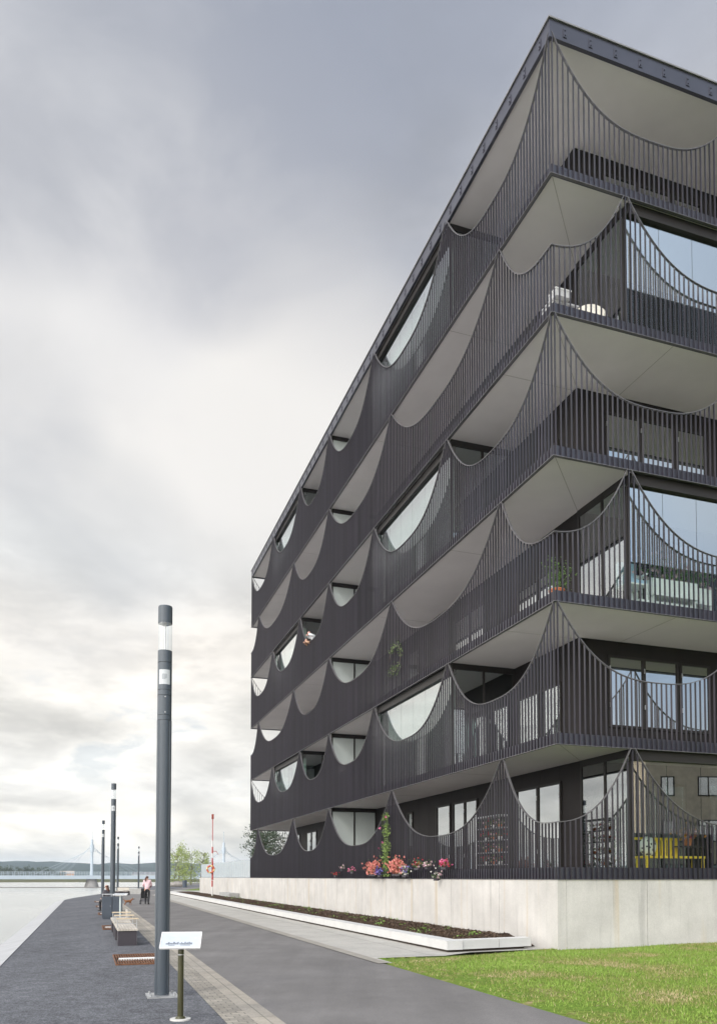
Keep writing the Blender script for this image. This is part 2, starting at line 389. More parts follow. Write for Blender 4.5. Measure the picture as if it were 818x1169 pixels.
for lv in range(6):
    peaks = A if lv % 2 else B
    zb, zt = ZB[lv], ZT[lv]+(.12 if lv == 5 else .02)
    lowz = zb+(1.25 if lv == 0 else 1.55)
    for i in range(len(peaks)-1):
        u0, u1 = peaks[i], peaks[i+1]; mid, hf = (u0+u1)/2, (u1-u0)/2
        if lv % 2 == 0 and i == 0: mid, hf = -17, 3.0
        if lv % 2 == 0 and i == len(peaks)-2: mid, hf = Lg+17, 3.0
        e = .045
        def cz(u): return lowz+(zt-lowz)*min(1, abs(u-mid)/(hf-e))**2.75
        m = MB(); n0 = math.ceil(u0/SP-.5)-1; n1_ = math.floor(u1/SP-.5)+1
        us = [(k+.5)*SP for k in range(n0, n1_+1)]
        us = [u for u in us if abs(u) > .04 and abs(u-Lg) > .04 and u0 <= u < u1]
        for u in us:
            t = .009; h = cz(u)
            a0, a1 = (u-t, u+t)
            P = [UP(a0,-.034,zb+.01),UP(a1,-.034,zb+.01),UP(a1,.008,zb+.01),UP(a0,.008,zb+.01)]
            hz = [cz(a0)-.004, cz(a1)-.004]
            Q = [Vector((P[j].x,P[j].y,hz[0 if j in (0,3) else 1])) for j in range(4)]
            m.add(P+Q, [(0,3,2,1),(4,5,6,7),(0,1,5,4),(1,2,6,5),(2,3,7,6),(3,0,4,7)])
        fo = m.build('balcony_railing', fin_m, BL)
        # handrail ribbon
        lo_u, hi_u = max(u0+e, mid-hf+e), min(u1-e, mid+hf-e)
        N_ = 44; uu = [mid+(hf-e)*math.sin(math.pi/2*(-1+2*k/N_))*(1) for k in range(N_+1)]
        uu = [u for u in uu if lo_u-1e-4 <= u <= hi_u+1e-4]
        if i == 0 and lv % 2 == 0: uu = [u for u in uu if u >= -16.5]
        for cr in (0, Lg):
            if uu[0] < cr < uu[-1]: uu = sorted([u for u in uu if abs(u-cr) > .02]+[cr])
        m = MB(); th_ = .016; prev = None
        for k, u in enumerate(uu):
            ua, ub = uu[max(0,k-1)], uu[min(len(uu)-1,k+1)]
            tx, tz = ub-ua, cz(ub)-cz(ua); ln = math.hypot(tx, tz); nx, nz_ = -tz/ln*th_, tx/ln*th_
            if u in (0, Lg): nx = 0
            ring = []
            for (off, kk) in ((.014,0),(.014,1),(-.040,1),(-.040,0)):
                uu_ = u+nx*kk*(1 if u not in (0,Lg) else 0)
                p = UP(uu_, off, cz(u)+nz_*kk)
                ring.append(p)
            m.v += [tuple(p) for p in ring]
            if k:
                o = 4*(k-1)
                for q in range(4):
                    m.f.append([o+q, o+(q+1)%4, o+4+(q+1)%4, o+4+q]); m.mi.append(0); m.sm.append(False)
        m.build('handrail', rail_m, fo)
    # fascia behind the bars, flange underneath, bolted brackets
    m = MB()
    def ringbox(m, o0, o1, z0, z1):     # band round three sides
        m.box(-o1, -o0, -o1, Lg+o1, z0, z1)
        m.box(-o0, W, -o1, -o0, z0, z1)
        m.box(-o0, W, Lg+o0, Lg+o1, z0, z1)
    ringbox(m, -.085, -.05, zb+.012, zb+.27)
    bu = [-(.4+.6875*k) for k in range(24)]+[.4+.6875*k for k in range(50)]+[Lg+.4+.6875*k for k in range(23)]
    for u in bu:
        if abs(u-Lg) < .1: continue
        for dz_ in (.07, .19):
            p = UP(u, -.05, zb+dz_); q = UP(u, -.028, zb+dz_); m.tube(p, q, .013, n=6)
        a = UP(u-.03, -.05, zb+.03); b_ = UP(u+.03, -.041, zb+.24)
        m.box(min(a.x,b_.x), max(a.x,b_.x), min(a.y,b_.y), max(a.y,b_.y), a.z, b_.z)
    m.build('slab_fascia', fascia_m, BL)
    m = MB(); ringbox(m, -.05, .016, zb-.002, zb+.010); m.build('bottom_flange', rail_m, BL)
    # slab with its painted soffit
    if lv > 0:
        m = MB(); m.box(.087, W, .087, Lg-.087, zb+.045, zb+.24)
        m.cur = 1
        zz = zb+.045
        # construction joints: mitre at both corners, cross joints between balconies
        def joint(a, b):
            a, b = Vector(a), Vector(b); dd = (b-a).normalized(); n_ = Vector((-dd.y, dd.x))*.006
            vs = [(a+n_), (b+n_), (b-n_), (a-n_)]
            m.add([(p.x,p.y,zz-.0025) for p in vs]+[(p.x,p.y,zz+.001) for p in vs], [(0,1,2,3),(3,2,1,0)][:1]+[(4,7,6,5),(0,4,5,1),(1,5,6,2),(2,6,7,3),(3,7,4,0)])
        joint((.1,.1), (2.15,2.25)); joint((.1,Lg-.1), (2.15,Lg-2.2))
        for s_ in [x for x in peaks if 0 < x < Lg]: joint((.1,s_-.02), (2.15,s_-.02))
        for s_ in [-x for x in peaks if -16 < x < 0]: joint((s_+1.4,.1), (s_+1.4,2.25))
        m.build('floor_slab', [soffit_m, seam_m], BL)
# roof
m = MB(); m.box(.087, W, .087, Lg-.087, ZR0+.06, ZR1-.03); m.cur = 1
m.build('roof_soffit', [soffit_m, seam_m], BL)
m = MB()
for o0, o1, z0, z1 in ((-.085, .0, ZR0, ZR1),):
    m.box(-o1, -o0, -o1, Lg+o1, z0, z1); m.box(-o0, W, -o1, -o0, z0, z1); m.box(-o0, W, Lg+o0, Lg+o1, z0, z1)
for u in bu:
    if abs(u-Lg) < .1 or abs(u) < .1: continue
    a = UP(u-.045, .0, ZR0+.09); b_ = UP(u+.045, .016, ZR0+.30)
    m.box(min(a.x,b_.x), max(a.x,b_.x), min(a.y,b_.y), max(a.y,b_.y), a.z, b_.z)
    for dz_ in (.14, .25):
        m.tube(UP(u,.016,ZR0+dz_), UP(u,.034,ZR0+dz_), .017, n=6)
m.build('roof_fascia', fascia_m, BL)
m = MB(); m.box(-.035,.3,-.035,Lg+.035,ZR1-.0,ZR1+.035); m.box(.3,W,-.035,.3,ZR1,ZR1+.035); m.box(.3,W,Lg-.3,Lg+.035,ZR1,ZR1+.035)
m.build('roof_flashing', flash_m, BL)
m = MB(); m.box(.3,W,.3,Lg-.3,ZR1-.03,ZR1+.015); m.build('roof', mat('roof_felt', (.09,.09,.09), .9), BL)

# concrete base cast in panels, with rain stains
def concfn(T, co, base, p):
    base = T.mix(1, base, T.ramp(T.noise(co, 1.1, 6, .65), [(.3,.86),(.7,1.1)]), 'MULTIPLY')
    st = T.noise(T.mapping(co, scale=(3.2,3.2,.16)), 1.5, 4, .6)
    base = T.mix(1, base, T.ramp(st, [(.32,.80),(.42,.98),(.7,1.03)]), 'MULTIPLY')
    rust = T.noise(T.mapping(co, scale=(1.7,1.7,.05), loc=(4,4,0)), 2.2, 3, .5)
    base = T.mix(T.ramp(rust, [(.60,0),(.68,.38)]), base, (.47,.36,.21))
    v = T.n('ShaderNodeTexVoronoi', i_Scale=7.0); T.l(co, v.inputs['Vector'])
    base = T.mix(T.ramp(v.outputs['Distance'], [(.03,.45),(.06,0)]), base, (.25,.24,.22))
    return T.mix(1, base, T.ramp(T.noise(co, 30, 4, .65), [(.3,.93),(.7,1.06)]), 'MULTIPLY')
conc_m = mat('board_marked_concrete', (.52,.50,.472), .82, 0, .04, 1, fn=concfn, bump=.12, bscale=25, spec=.3)
m = MB(); zc = 1.535
ys = [0.0]+[2.6+2.75*k for k in range(12)]; ys = [y for y in ys if y < Lg-.5]+[Lg]
for a, b_ in zip(ys[:-1], ys[1:]): m.box(.0, .22, a+.006, b_-.006, -.3, zc)
xs = [.22, 2.34, 5.09, 7.84, 10.59, 13.34, W]
for a, b_ in zip(xs[:-1], xs[1:]): m.box(a+.006, b_-.006, .006, .22, -.3, zc)
m.cur = 1; m.box(.02,W,.02,Lg,-.3,zc-.012)  # darker concrete core behind the panels, showing in the joints
m.build('concrete_base', [conc_m, mat('joint_core_concrete', (.22,.21,.19), .9)], BL)
m = MB(); m.box(.1,W,.1,Lg-.1,zc-.01,zc+.06); m.build('terrace_deck', deck_m, BL)

# inner walls per storey
DX, DY, DE = 2.15, 2.25, 2.2
for lv in range(6):
    z0 = ZB[lv]+(.065 if lv == 0 else .24); z1 = (ZB[lv+1]+.045) if lv < 5 else ZR0+.06
    m = MB()
    # panelled leaf: upright boards with shadow gaps
    y = DY; k = 0
    while y < Lg-DE-.01:
        y2 = min(y+.95, Lg-DE); m.box(DX, DX+.2, y+.004, y2-.004, z0, z1); y = y2
    x = DX+.2
    while x < W-.01:
        x2 = min(x+.95, W); m.box(x+.004, x2-.004, DY, DY+.2, z0, z1); m.box(x+.004, x2-.004, Lg-DE-.2, Lg-DE, z0, z1); x = x2
    m.box(DX+.02, W, DY+.02, Lg-DE-.02, z0, z1-.002)
    m.build('inner_wall', wall_m, BL)
def window(side, a0, a1, z0, z1, leaves=2, parent=BL, handles=False):
    """window or glazed door on the inner wall; side 'x' = long facade wall, 'y' = right facade wall, 'e' = far end"""
    def bx(m, p0, p1, o0, o1, zz0, zz1):
        if side == 'x': m.box(DX-o1, DX-o0, p0, p1, zz0, zz1)
        elif side == 'y': m.box(p0, p1, DY-o1, DY-o0, zz0, zz1)
        else: m.box(p0, p1, Lg-DE+o0, Lg-DE+o1, zz0, zz1)
    f = MB(); t = .055
    bx(f, a0-t, a1+t, 0, .05, z1, z1+t); bx(f, a0-t, a1+t, 0, .06, z0-t, z0); bx(f, a0-t, a0, 0, .05, z0, z1); bx(f, a1, a1+t, 0, .05, z0, z1)
    w_ = (a1-a0)/leaves
    for k in range(1, leaves): bx(f, a0+k*w_-.05, a0+k*w_+.05, 0, .048, z0, z1)
    wo = f.build('window', frame_m, parent)
    g = MB()
    for k in range(leaves):
        l0, l1 = a0+k*w_+(.05 if k else 0), a0+(k+1)*w_-(.05 if k < leaves-1 else 0)
        bx(g, l0+.004, l1-.004, .004, .016, z0+.004, z1-.004)
    g.build('pane', pane_g, wo)
    for k in range(leaves):
        for zz in (z1-.35, z0+.45):
            e_ = a0+k*w_ if k else a0-.02
            g = MB(); bx(g, e_-.012, e_+.012, .05, .075, zz, zz+.12); g.build('hinge', steel_m, wo)
def wz(lv, a, b): return ZB[lv]+a, ZB[lv]+b
# ground storey
z0, z1 = ZB[0]+.25, ZB[0]+2.53
window('x', 3.15, 5.35, z0, z1, 2); window('x', 7.9, 9.6, z0, z1, 2); window('x', 9.9, 10.95, z0, z1, 1)
window('x', 13.25, 13.65, z0+1.0, z1-.03, 1)
window('x', 19.6, 21.4, z0, z1, 2); window('x', 24.3, 25.1, z0, z1, 1); window('x', 26.8, 28.8, z0, z1, 2); window('x', 30.4, 31.6, z0, z1, 1)
window('y', 3.1, 5.4, z0, z1, 3); window('y', 6.2, 8, z0, z1, 2)
for lv in range(1, 6):
    za, zb_ = ZB[lv]+.95+.24-.1, ZB[lv]+2.78
    window('x', 3.1, 5.2, ZB[lv]+.36, ZB[lv]+2.2 if lv < 3 else ZB[lv]+2.3, 2)
    for (a, b_, n_, dr) in [(7.3,9.4,2,1),(12.6,13.6,1,0),(14.4,16.4,2,1),(18.6,20.6,2,1),(24.0,26.2,2,1),(29.5,31.5,2,1)]:
        window('x', a, b_, ZB[lv]+(.36 if dr else 1.1), ZB[lv]+2.6, n_)
    if lv % 2: 
        window('y', 3.05, 5.15, ZB[lv]+1.02, ZB[lv]+2.78, 2); window('y', 5.32, 6.2, ZB[lv]+1.02, ZB[lv]+2.76, 1)
    window('y', 7.4, 9.4, ZB[lv]+.36, ZB[lv]+2.6, 2); window('y', 11.6, 13.6, ZB[lv]+.36, ZB[lv]+2.6, 2)
    window('e', 5, 7, ZB[lv]+.36, ZB[lv]+2.6, 2)

# glazed screens between and in front of balconies
def cross_screen(lv, s_, frosted, z1):
    z0 = ZB[lv]+(.065 if lv == 0 else .24)
    f = MB()
    f.box(.13, DX-.002, s_-.04, s_+.04, z1-.17, z1-.002); f.box(.13, DX-.002, s_-.03, s_+.03, z0, z0+.06)
    f.box(.13,.18,s_-.03,s_+.03,z0+.06,z1-.17); f.box(1.12,1.18,s_-.028,s_+.028,z0+.06,z1-.17); f.box(DX-.06,DX-.003,s_-.03,s_+.03,z0+.06,z1-.17)
    fo = f.build('balcony_screen', frame_m, BL)
    g = MB(); g.box(.184,1.116,s_-.01,s_+.01,z0+.064,z1-.174); g.box(1.184,DX-.064,s_-.01,s_+.01,z0+.064,z1-.174)
    g.build('pane', frost_m if frosted else clear_g, fo)
def front_glazing(lv, u0, u1, z1, backing_curtain=None):
    z0 = ZB[lv]+(.065 if lv == 0 else .24)
    f = MB(); n = max(1, round((u1-u0)/1.02)); wd = (u1-u0)/n
    def bx(m, a, b_, o0, o1, zz0, zz1):
        if u0 < 0: m.box(-b_, -a, -o1, -o0, zz0, zz1)
        else: m.box(-o1, -o0, a, b_, zz0, zz1)
    bx(f, u0+.04, u1-.04, -.34, -.13, z1-.27, z1-.003); bx(f, u0+.04, u1-.04, -.30, -.16, z0, z0+.05)
    fo = f.build('balcony_glazing', frame_m, BL)
    for k in range(n):
        g = MB(); a = u0+k*wd+.006+(.04 if k == 0 else 0); b_ = u0+(k+1)*wd-.006-(.04 if k == n-1 else 0)
        zs = z0+.055
        if u0 < 0:      # lower pane added with weak reflection, so things behind show through
            bx(g, a, b_, -.232, -.22, z0+.055, z0+1.0); g.build('pane', low_g, fo); g = MB(); zs = z0+1.005
        bx(g, a, b_, -.232, -.22, zs, z1-.275); g.build('pane', garden_g, fo)
    if backing_curtain:  # full-width curtains are added behind the glazing to brighten it
        for (a, b_) in backing_curtain:
            m_ = MB(); st = 60; vs = []
            for q in range(st+1):
                uu_ = a+(b_-a)*q/st; o_ = -.42-.025*math.sin(q*1.1)-.01*math.sin(q*2.7)
                for zz in (z0+.06, z1-.28): vs.append(UP(uu_, o_, zz))
            o0 = [(2*q, 2*q+2, 2*q+3, 2*q+1) for q in range(st)]
            m_.smooth = True; m_.add(vs, o0)
            cu = m_.build('backing_curtain', mat('pale_curtain', (.72,.71,.67), .8), fo)
            sol = cu.modifiers.new('thickness', 'SOLIDIFY'); sol.thickness = .004
for lv in range(6):
    z1 = (ZB[lv+1]+.045) if lv < 5 else ZR0+.06
    if lv % 2:
        for s_ in (5.53, 11.7, 22.25, 28.3): cross_screen(lv, s_, False, z1)
        cross_screen(lv, 17.35, True, z1)
        front_glazing(lv, 5.57, 11.66, z1, [(5.9,11.3)] if lv in (1,3,5) else None)
        front_glazing(lv, 22.3, 28.25, z1, [(22.6,25.2),(26.4,28.0)] if lv == 1 else [(22.6,28.0)])
    else:
        cross_screen(lv, 17.35, True, z1)
        front_glazing(lv, -8, -2.12, z1, None)
        # glazed return wall beside the open corner
        z0 = ZB[lv]+(.065 if lv == 0 else .24)
        f = MB(); f.box(DX-.03, DX+.03, .34, DY-.01, z1-.17, z1-.003); f.box(DX-.03, DX+.03, .34, DY-.01, z0, z0+.05); f.box(DX-.03,DX+.03,DY-.08,DY-.011,z0+.05,z1-.17); f.box(DX-.03,DX+.03,.27,.33,z0,z1-.27)
        f.box(DX-.03,DX+.03,1.2,1.26,z0+.05,z1-.17)
        fo = f.build('balcony_screen', frame_m, BL)
        g = MB(); g.box(DX-.006,DX+.006,.334,1.196,z0+.054,z1-.174); g.box(DX-.006,DX+.006,1.264,DY-.084,z0+.054,z1-.174); g.build('pane', clear_g, fo)
# ------------------------------------------------------------ terrace wall and screen beyond the building
tw = thing('terrace_wall', 'pale concrete terrace wall continuing beyond the far end of the building', 'wall', F(Lg+.02,0), TH)
m = MB()
a = 0
while a < 23.4:
    b_ = min(a+2.9, 23.45); m.box(0,.22,a+.008,b_-.008,-.3,1.53); a = b_
for k in range(4): m.box(.22+k*2.8+.008, .22+(k+1)*2.8-.008, 23.23, 23.45, -.3, 1.53)
m.box(.02, 12, .02, 23.42, -.3, 1.44); m.build('wall', conc_m, tw)
sf = thing('glass_fence', 'pale grey screen fence standing on top of the terrace wall', 'fence', F(Lg+.3,.12,1.53), TH)
m = MB(); a = 0
while a < 23: m.box(-.02,.02,a,a+.03,0,1.2); a += .72
m.box(-.02,.02,0,23.05,0,.03); m.build('post', steel_m, sf)
m = MB(); a = .06
pan_m = mat('screen_panel', (.42,.47,.49), .25, 0, .06, 2, spec=.7)
while a < 22.9: m.box(-.008,.008,a,a+.66,.05,1.18); a += .72
m.build('panel', pan_m, sf)
# concrete block seat in front of the wall
m = MB(); m.box(-.7,-.02,37.9,42.3,-.02,.52)
bl = thing('concrete_block', 'long grey concrete block against the terrace wall behind the red pole', 'concrete block', F(38,-.04), TH)
m = MB(); m.box(-.68,0,0,4.2,0,.5); m.box(-.66,-.02,.02,4.18,.5,.515); m.build('block', mat('grey_concrete', (.33,.33,.32), .85, 0, .12, 2, bump=.2), bl)

# raised planting bed with a floating pale kerb
pb = thing('planter_bed', 'long low planting bed edged by white concrete kerbs along the base of the building', 'planter', F(0,0), TH)
kerb_m = mat('white_concrete_kerb', (.53,.525,.51), .75, 0, .06, 2, bump=.08, bscale=30)
seq = [.25]+[1.6+1.95*k for k in range(31)]
for a, b_ in zip(seq[:-1], seq[1:]):
    m = MB(); off = .0 if b_ < 46 else 0
    m.box(-2.52, -2.16, a+.005, b_-.005, .07, .26); m.build('kerb_block', kerb_m, pb)
m = MB(); m.add([(-2.155,.30,.07),(-1.2,.43,.07),(-1.2,.76,.07),(-2.155,.66,.07),(-2.155,.30,.26),(-1.2,.43,.26),(-1.2,.76,.26),(-2.155,.66,.26)],
   [(0,3,2,1),(4,5,6,7),(0,1,5,4),(1,2,6,5),(2,3,7,6),(3,0,4,7)]); m.build('kerb_block', kerb_m, pb)
m = MB(); m.add([(-1.19,.43,.07),(-.33,.56,.07),(-.33,.88,.07),(-1.19,.76,.07),(-1.19,.43,.26),(-.33,.56,.26),(-.33,.88,.26),(-1.19,.76,.26)],
   [(0,3,2,1),(4,5,6,7),(0,1,5,4),(1,2,6,5),(2,3,7,6),(3,0,4,7)]); m.build('kerb_block', kerb_m, pb)
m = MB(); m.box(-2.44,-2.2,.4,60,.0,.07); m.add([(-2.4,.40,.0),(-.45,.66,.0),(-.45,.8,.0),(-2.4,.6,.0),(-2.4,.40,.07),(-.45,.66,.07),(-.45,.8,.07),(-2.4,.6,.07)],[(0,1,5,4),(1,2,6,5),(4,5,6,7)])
m.build('plinth', mat('dark_brown_recess', (.06,.045,.035), .9), pb)  # very dark brown strip set back under the kerb blocks
soil_m = mat('bark_soil', (.050,.032,.021), .97, 0, .5, 9, bump=1, bscale=35, spec=.1)
def soilz(x, y):
    e = min(x+2.165, -.01-x)/2.155
    if x > -.6 and y < 2.2: return .02+.22*max(0,(y-.7)/1.5)*(1 if x > -.35 else 1)+.02*noise.noise((x*3,y*3,1))+(0 if x > -.36 else max(0,.2-.22*max(0,(y-.7)/1.5))*.8)
    return .19+.04*noise.noise((x*2,y*2,5))+.08*min(1,max(0,e)*3)*min(1,(y-.6)/.8)
m = MB(); NU, NV = 240, 12
for i in range(NU+1):
    for j in range(NV+1):
        y = .95+59*i/NU; x = -2.165+2.155*j/NV
        if i == 0: y = .72+.22*(j/NV)
        edge = min(j, NV-j)/NV
        m.v.append((x, y, soilz(x, y) if i else .03))
for i in range(NU):
    for j in range(NV):
        a = i*(NV+1)+j; m.f.append([a,a+1,a+NV+2,a+NV+1]); m.mi.append(0); m.sm.append(False)
so_ = m.build('soil', soil_m, pb)
# bark chips and seedlings
weed_m = mat('seedling_leaf', (.13,.22,.04), .6, 0, .35, 6)
m = MB()
for i in range(9000):
    y = 1+35*random.random()**1.6; x = random.uniform(-2.13,-.04)
    m.leaf((x, y, soilz(x,y)+random.uniform(-.01,.02)), random.uniform(.03,.09), 2, .5)
o = m.build('bark_chips', mat('bark_chip', (.085,.055,.035), .9, 0, .6, 11), pb); o['kind'] = 'stuff'
m = MB()
for c in range(170):
    y = 1.1+40*random.random()**1.4; x = random.uniform(-2.0,-.1)
    if noise.noise((y*.6, x, 2)) < -.05: continue
    for k in range(random.randint(5,16)): m.leaf((x+random.gauss(0,.07), y+random.gauss(0,.07), soilz(x,y)+random.uniform(0,.07)), random.uniform(.03,.075), 1.5)
o = m.build('seedlings', weed_m, pb); o['kind'] = 'stuff'

# ------------------------------------------------------------ lamp columns
pole_m = mat('blue_grey_lacquer', (.052,.066,.082), .38, .1, .10, 1.2, spec=.6, vstretch=(1,1,.2))
lamp_labels = ['nearest and tallest looking blue grey lamp column in front of the information sign',
 'blue grey lamp column rising behind the pair of litter bins', 'thin lamp column nearest the quay edge with the water behind it',
 'thin lamp column half hidden behind the lamp column by the bins', 'smallest most distant lamp column above the woman with the stroller']
lp = thing('street_lamp', lamp_labels[0], 'lamp post', F(-3.98,-8.69), TH, 'lamp columns along the promenade')
m = MB()   # fluted extruded shaft
n = 48; prof = []
for i in range(n):
    t = 2*math.pi*i/n; rr = .098 if (i % 12) not in (5,6) else .086
    prof.append((rr*math.cos(t), rr*math.sin(t)))
m.smooth = False
m.add([(x,y,.03) for x,y in prof]+[(x,y,3.715) for x,y in prof], [(i,(i+1)%n,n+(i+1)%n,n+i) for i in range(n)]+[tuple(range(n,2*n))])
m.build('shaft', pole_m, lp)
m = MB()
for z_a, z_b in ((3.722,3.782),(3.79,4.052),(4.06,4.125),(4.133,4.50),(4.508,4.67)): m.tube((0,0,z_a),(0,0,z_b),.095,n=40)
m.tube((0,0,3.7),(0,0,4.66),.088,n=24)
m.build('lamp_collar', pole_m, lp)
m = MB()
for z_ in (3.82, 4.03): m.tube((0,-.094,z_),(0,-.101,z_),.008,n=10)
m.build('bolt', steel_m, lp)
m = MB()   # white notice wrapped round the shaft, with a small grey block of print
def arc(m, r, a0, a1, z0, z1, k=10):
    vs = []
    for q in range(k+1):
        t = a0+(a1-a0)*q/k; vs += [(r*math.cos(t), r*math.sin(t), z0), (r*math.cos(t), r*math.sin(t), z1)]
    m.smooth = True; m.add(vs, [(2*q,2*q+2,2*q+3,2*q+1) for q in range(k)])
cA = -math.pi/2-.13
arc(m, .0958, cA-.82, cA+.82, 4.20, 4.40, 16); nt = m.build('notice', mat('white_notice', (.50,.52,.53), .5, 0, .02), lp)
m = MB()
for q in range(5): arc(m, .0965, cA-.36, cA+.36-(.2 if q == 0 else 0), 4.27+q*.015, 4.279+q*.015, 6)
m.build('print', mat('grey_print', (.28,.30,.32), .7), nt)
m = MB()
k = 32
for z_a, z_b in ((4.67,5.05),):
    vs = [( .092*math.cos(2*math.pi*i/k), .092*math.sin(2*math.pi*i/k), z) for z in (z_a,z_b) for i in range(k)]
    m.smooth = True; m.add(vs, [(i,(i+1)%k,k+(i+1)%k,k+i) for i in range(k)])
m.build('glass_tube', lamp_g, lp)
m = MB(); m.tube((0,0,4.67),(0,0,5.05),.010,n=10); m.tube((0,0,5.03),(0,0,5.05),.05,.088,n=24); m.build('lamp_core', steel_m, lp)
m = MB(); m.tube((0,0,5.05),(0,0,5.27),.095,n=40); m.tube((0,0,5.27),(0,0,5.285),.095,.09,n=40); m.build('lamp_cap', pole_m, lp)
m = MB(); m.box(-.2,.2,-.2,.2,-.01,.028)
for a in (-.15,.15):
    for b_ in (-.15,.15): m.tube((a,b_,.028),(a,b_,.055),.016,n=6)
m.build('base_plate', steel_m, lp)
for k, (s, r) in enumerate([(17.8,-8.7),(39.5,-8.69),(61.2,-7.0),(85,-3.75)]):
    c = copy_tree(lp); c.location = F(s, r); c['label'] = lamp_labels[k+1]

# ------------------------------------------------------------ information signs
post_m = mat('olive_post', (.050,.048,.018), .35, .2, .25, 2, spec=.6)
def sign(s, r, rz, label, tilt, mats_post, zt):
    t = thing('information_sign', label, 'sign', F(s, r), rz, None)
    m = MB(); m.tube((0,0,0),(0,0,.02),.115,n=24); m.build('foot', mat('pale_foot', (.55,.54,.51), .8), t)
    m = MB(); m.tube((0,0,.02),(0,0,.045),.06,.045,n=20); m.tube((0,0,.045),(0,0,zt),.033,n=20); po = m.build('post', mats_post, t)
    m = MB(); m.tube((0,0,zt-.075),(0,0,zt-.065),.035,n=20); m.build('ring', steel_m, po)
    bo = MB(); hw, dd = .215, .125; ct, st_ = math.cos(tilt), math.sin(tilt)
    def P(x, v, o): return (x, v*ct-o*st_, zt+.02+v*st_+o*ct+.1*st_)
    def plate(m, x0, x1, v0, v1, o0, o1):
        m.add([P(x0,v0,o0),P(x1,v0,o0),P(x1,v1,o0),P(x0,v1,o0),P(x0,v0,o1),P(x1,v0,o1),P(x1,v1,o1),P(x0,v1,o1)],[(0,3,2,1),(4,5,6,7),(0,1,5,4),(1,2,6,5),(2,3,7,6),(3,0,4,7)])
    plate(bo, -hw, hw, -dd, dd, 0, .012); b = bo.build('board', mat('sign_board', (.46,.50,.54), .28, 0, .02, 3), t)
    fr = MB()
    for (a,b1,c1,d1) in ((-hw-.008,hw+.008,-dd-.008,-dd),(-hw-.008,hw+.008,dd,dd+.008),(-hw-.008,-hw,-dd,dd),(hw,hw+.008,-dd,dd)): plate(fr,a,b1,c1,d1,-.002,.018)
    fr.build('edge_trim', white_m, b)
    rnd = random.Random(4)
    pr = MB()      # faint drawn skyline and lines of print too small to read
    for x0 in (-.16, -.01):
        x = x0
        while x < x0+.14:
            w_ = rnd.uniform(.006,.018); plate(pr, x, x+w_*.85, -.07, -.07+rnd.uniform(.018,.045), .0125, .0135); x += w_
    for q in range(2): plate(pr, -.13, -.06, -.082-q*.007, -.079-q*.007, .0125, .0135); plate(pr, .0, .11, -.078-q*.012, -.075-q*.012, .0125, .0135)
    pr.build('print', mat('sign_print', (.16,.18,.21), .6), b)
    pr = MB()
    for q in range(5): plate(pr, -.16, -.05+rnd.uniform(-.02,.02), .07-q*.014, .0715-q*.014, .0125, .0132); plate(pr, -.01, .09+rnd.uniform(-.02,.03), .07-q*.014, .0715-q*.014, .0125, .0132)
    plate(pr, .15, .17, .03, .045, .0125, .0132)
    pr.build('print', mat('faint_print', (.56,.60,.64), .6), b)
    return t
sign(-5.86, -8.65, .10, 'white tilted information sign on an olive post beside the nearest lamp column', R(38), post_m, .80)
t2 = sign(12.6, -8.6, .1, 'thin pale information sign post standing behind the benches in front of the bins', R(8), mat('pale_steel_post', (.50,.56,.56), .4, .2), .98)

# ------------------------------------------------------------ benches
plum_m = mat('plum_steel', (.038,.032,.040), .5, .1, .12, 3)
wood_m = mat('weathered_pale_wood', (.48,.44,.38), .8, 0, .22, 7, vstretch=(1,.15,1))
wood2_m = mat('fresh_pale_wood', (.56,.46,.33), .7, 0, .15, 7, vstretch=(.2,1,1))
def bench(s, r, label, ln, backs, group='slatted benches on plum steel boxes', arms=(.35,), rz=TH):
    t = thing('bench', label, 'bench', F(s, r), rz, group)
    for a in (0, ln-.75):
        m = MB(); m.box(-.21,.21,a,a+.75,0,.33); m.box(-.2,.2,a+.01,a+.74,.33,.345); m.build('steel_box', plum_m, t)
    m = MB(); x = -.225
    for k in range(7): m.box(x, x+.055, -.03, ln+.03, .35, .395); x += .0658
    m.build('seat', wood_m, t)
    m = MB(); m.box(-.2,.2,.75,ln-.75,.29,.345); m.build('seat_beam', plum_m, t)
    for a in arms:
        m = MB(); m.box(-.24,.26,a-.04,a+.04,.60,.63); ar = m.build('armrest', wood2_m, t)
        m = MB()
        for x in (-.215,.225):
            m.tube((x,a-.01,.0 if x > 0 else .36),(x,a-.01,.60),.009,n=8)
        m.tube((-.215,a-.01,.5),(.225,a-.01,.5),.007,n=8); m.build('arm_frame', steel_m, ar)
    for (a0, a1) in backs:
        m = MB()
        for q in range(2): m.box(.17,.20,a0,a1,.44+q*.12,.54+q*.12)
        bk = m.build('backrest', wood_m, t)
        m = MB(); m.box(.2,.22,a0+.05,a0+.09,.3,.66); m.box(.2,.22,a1-.09,a1-.05,.3,.66); m.build('back_frame', steel_m, bk)
    return t
bench(4.3, -8.75, 'nearest slatted wooden bench on a plum box beside the first rusty grate', 2.5, [], arms=(.35, 2.1))
bench(7.3, -8.75, 'second slatted bench with a wooden backrest just behind the nearest bench', 2.6, [(1.2,1.9)], arms=(.9,))
bench(23.0, -8.75, 'bench behind the bins with a person sitting on it', 2.4, [], arms=())
bench(57.5, -6.2, 'far dark bench on the promenade left of the woman with the stroller', 1.2, [(.05,1.15)], arms=(), rz=TH+R(60))

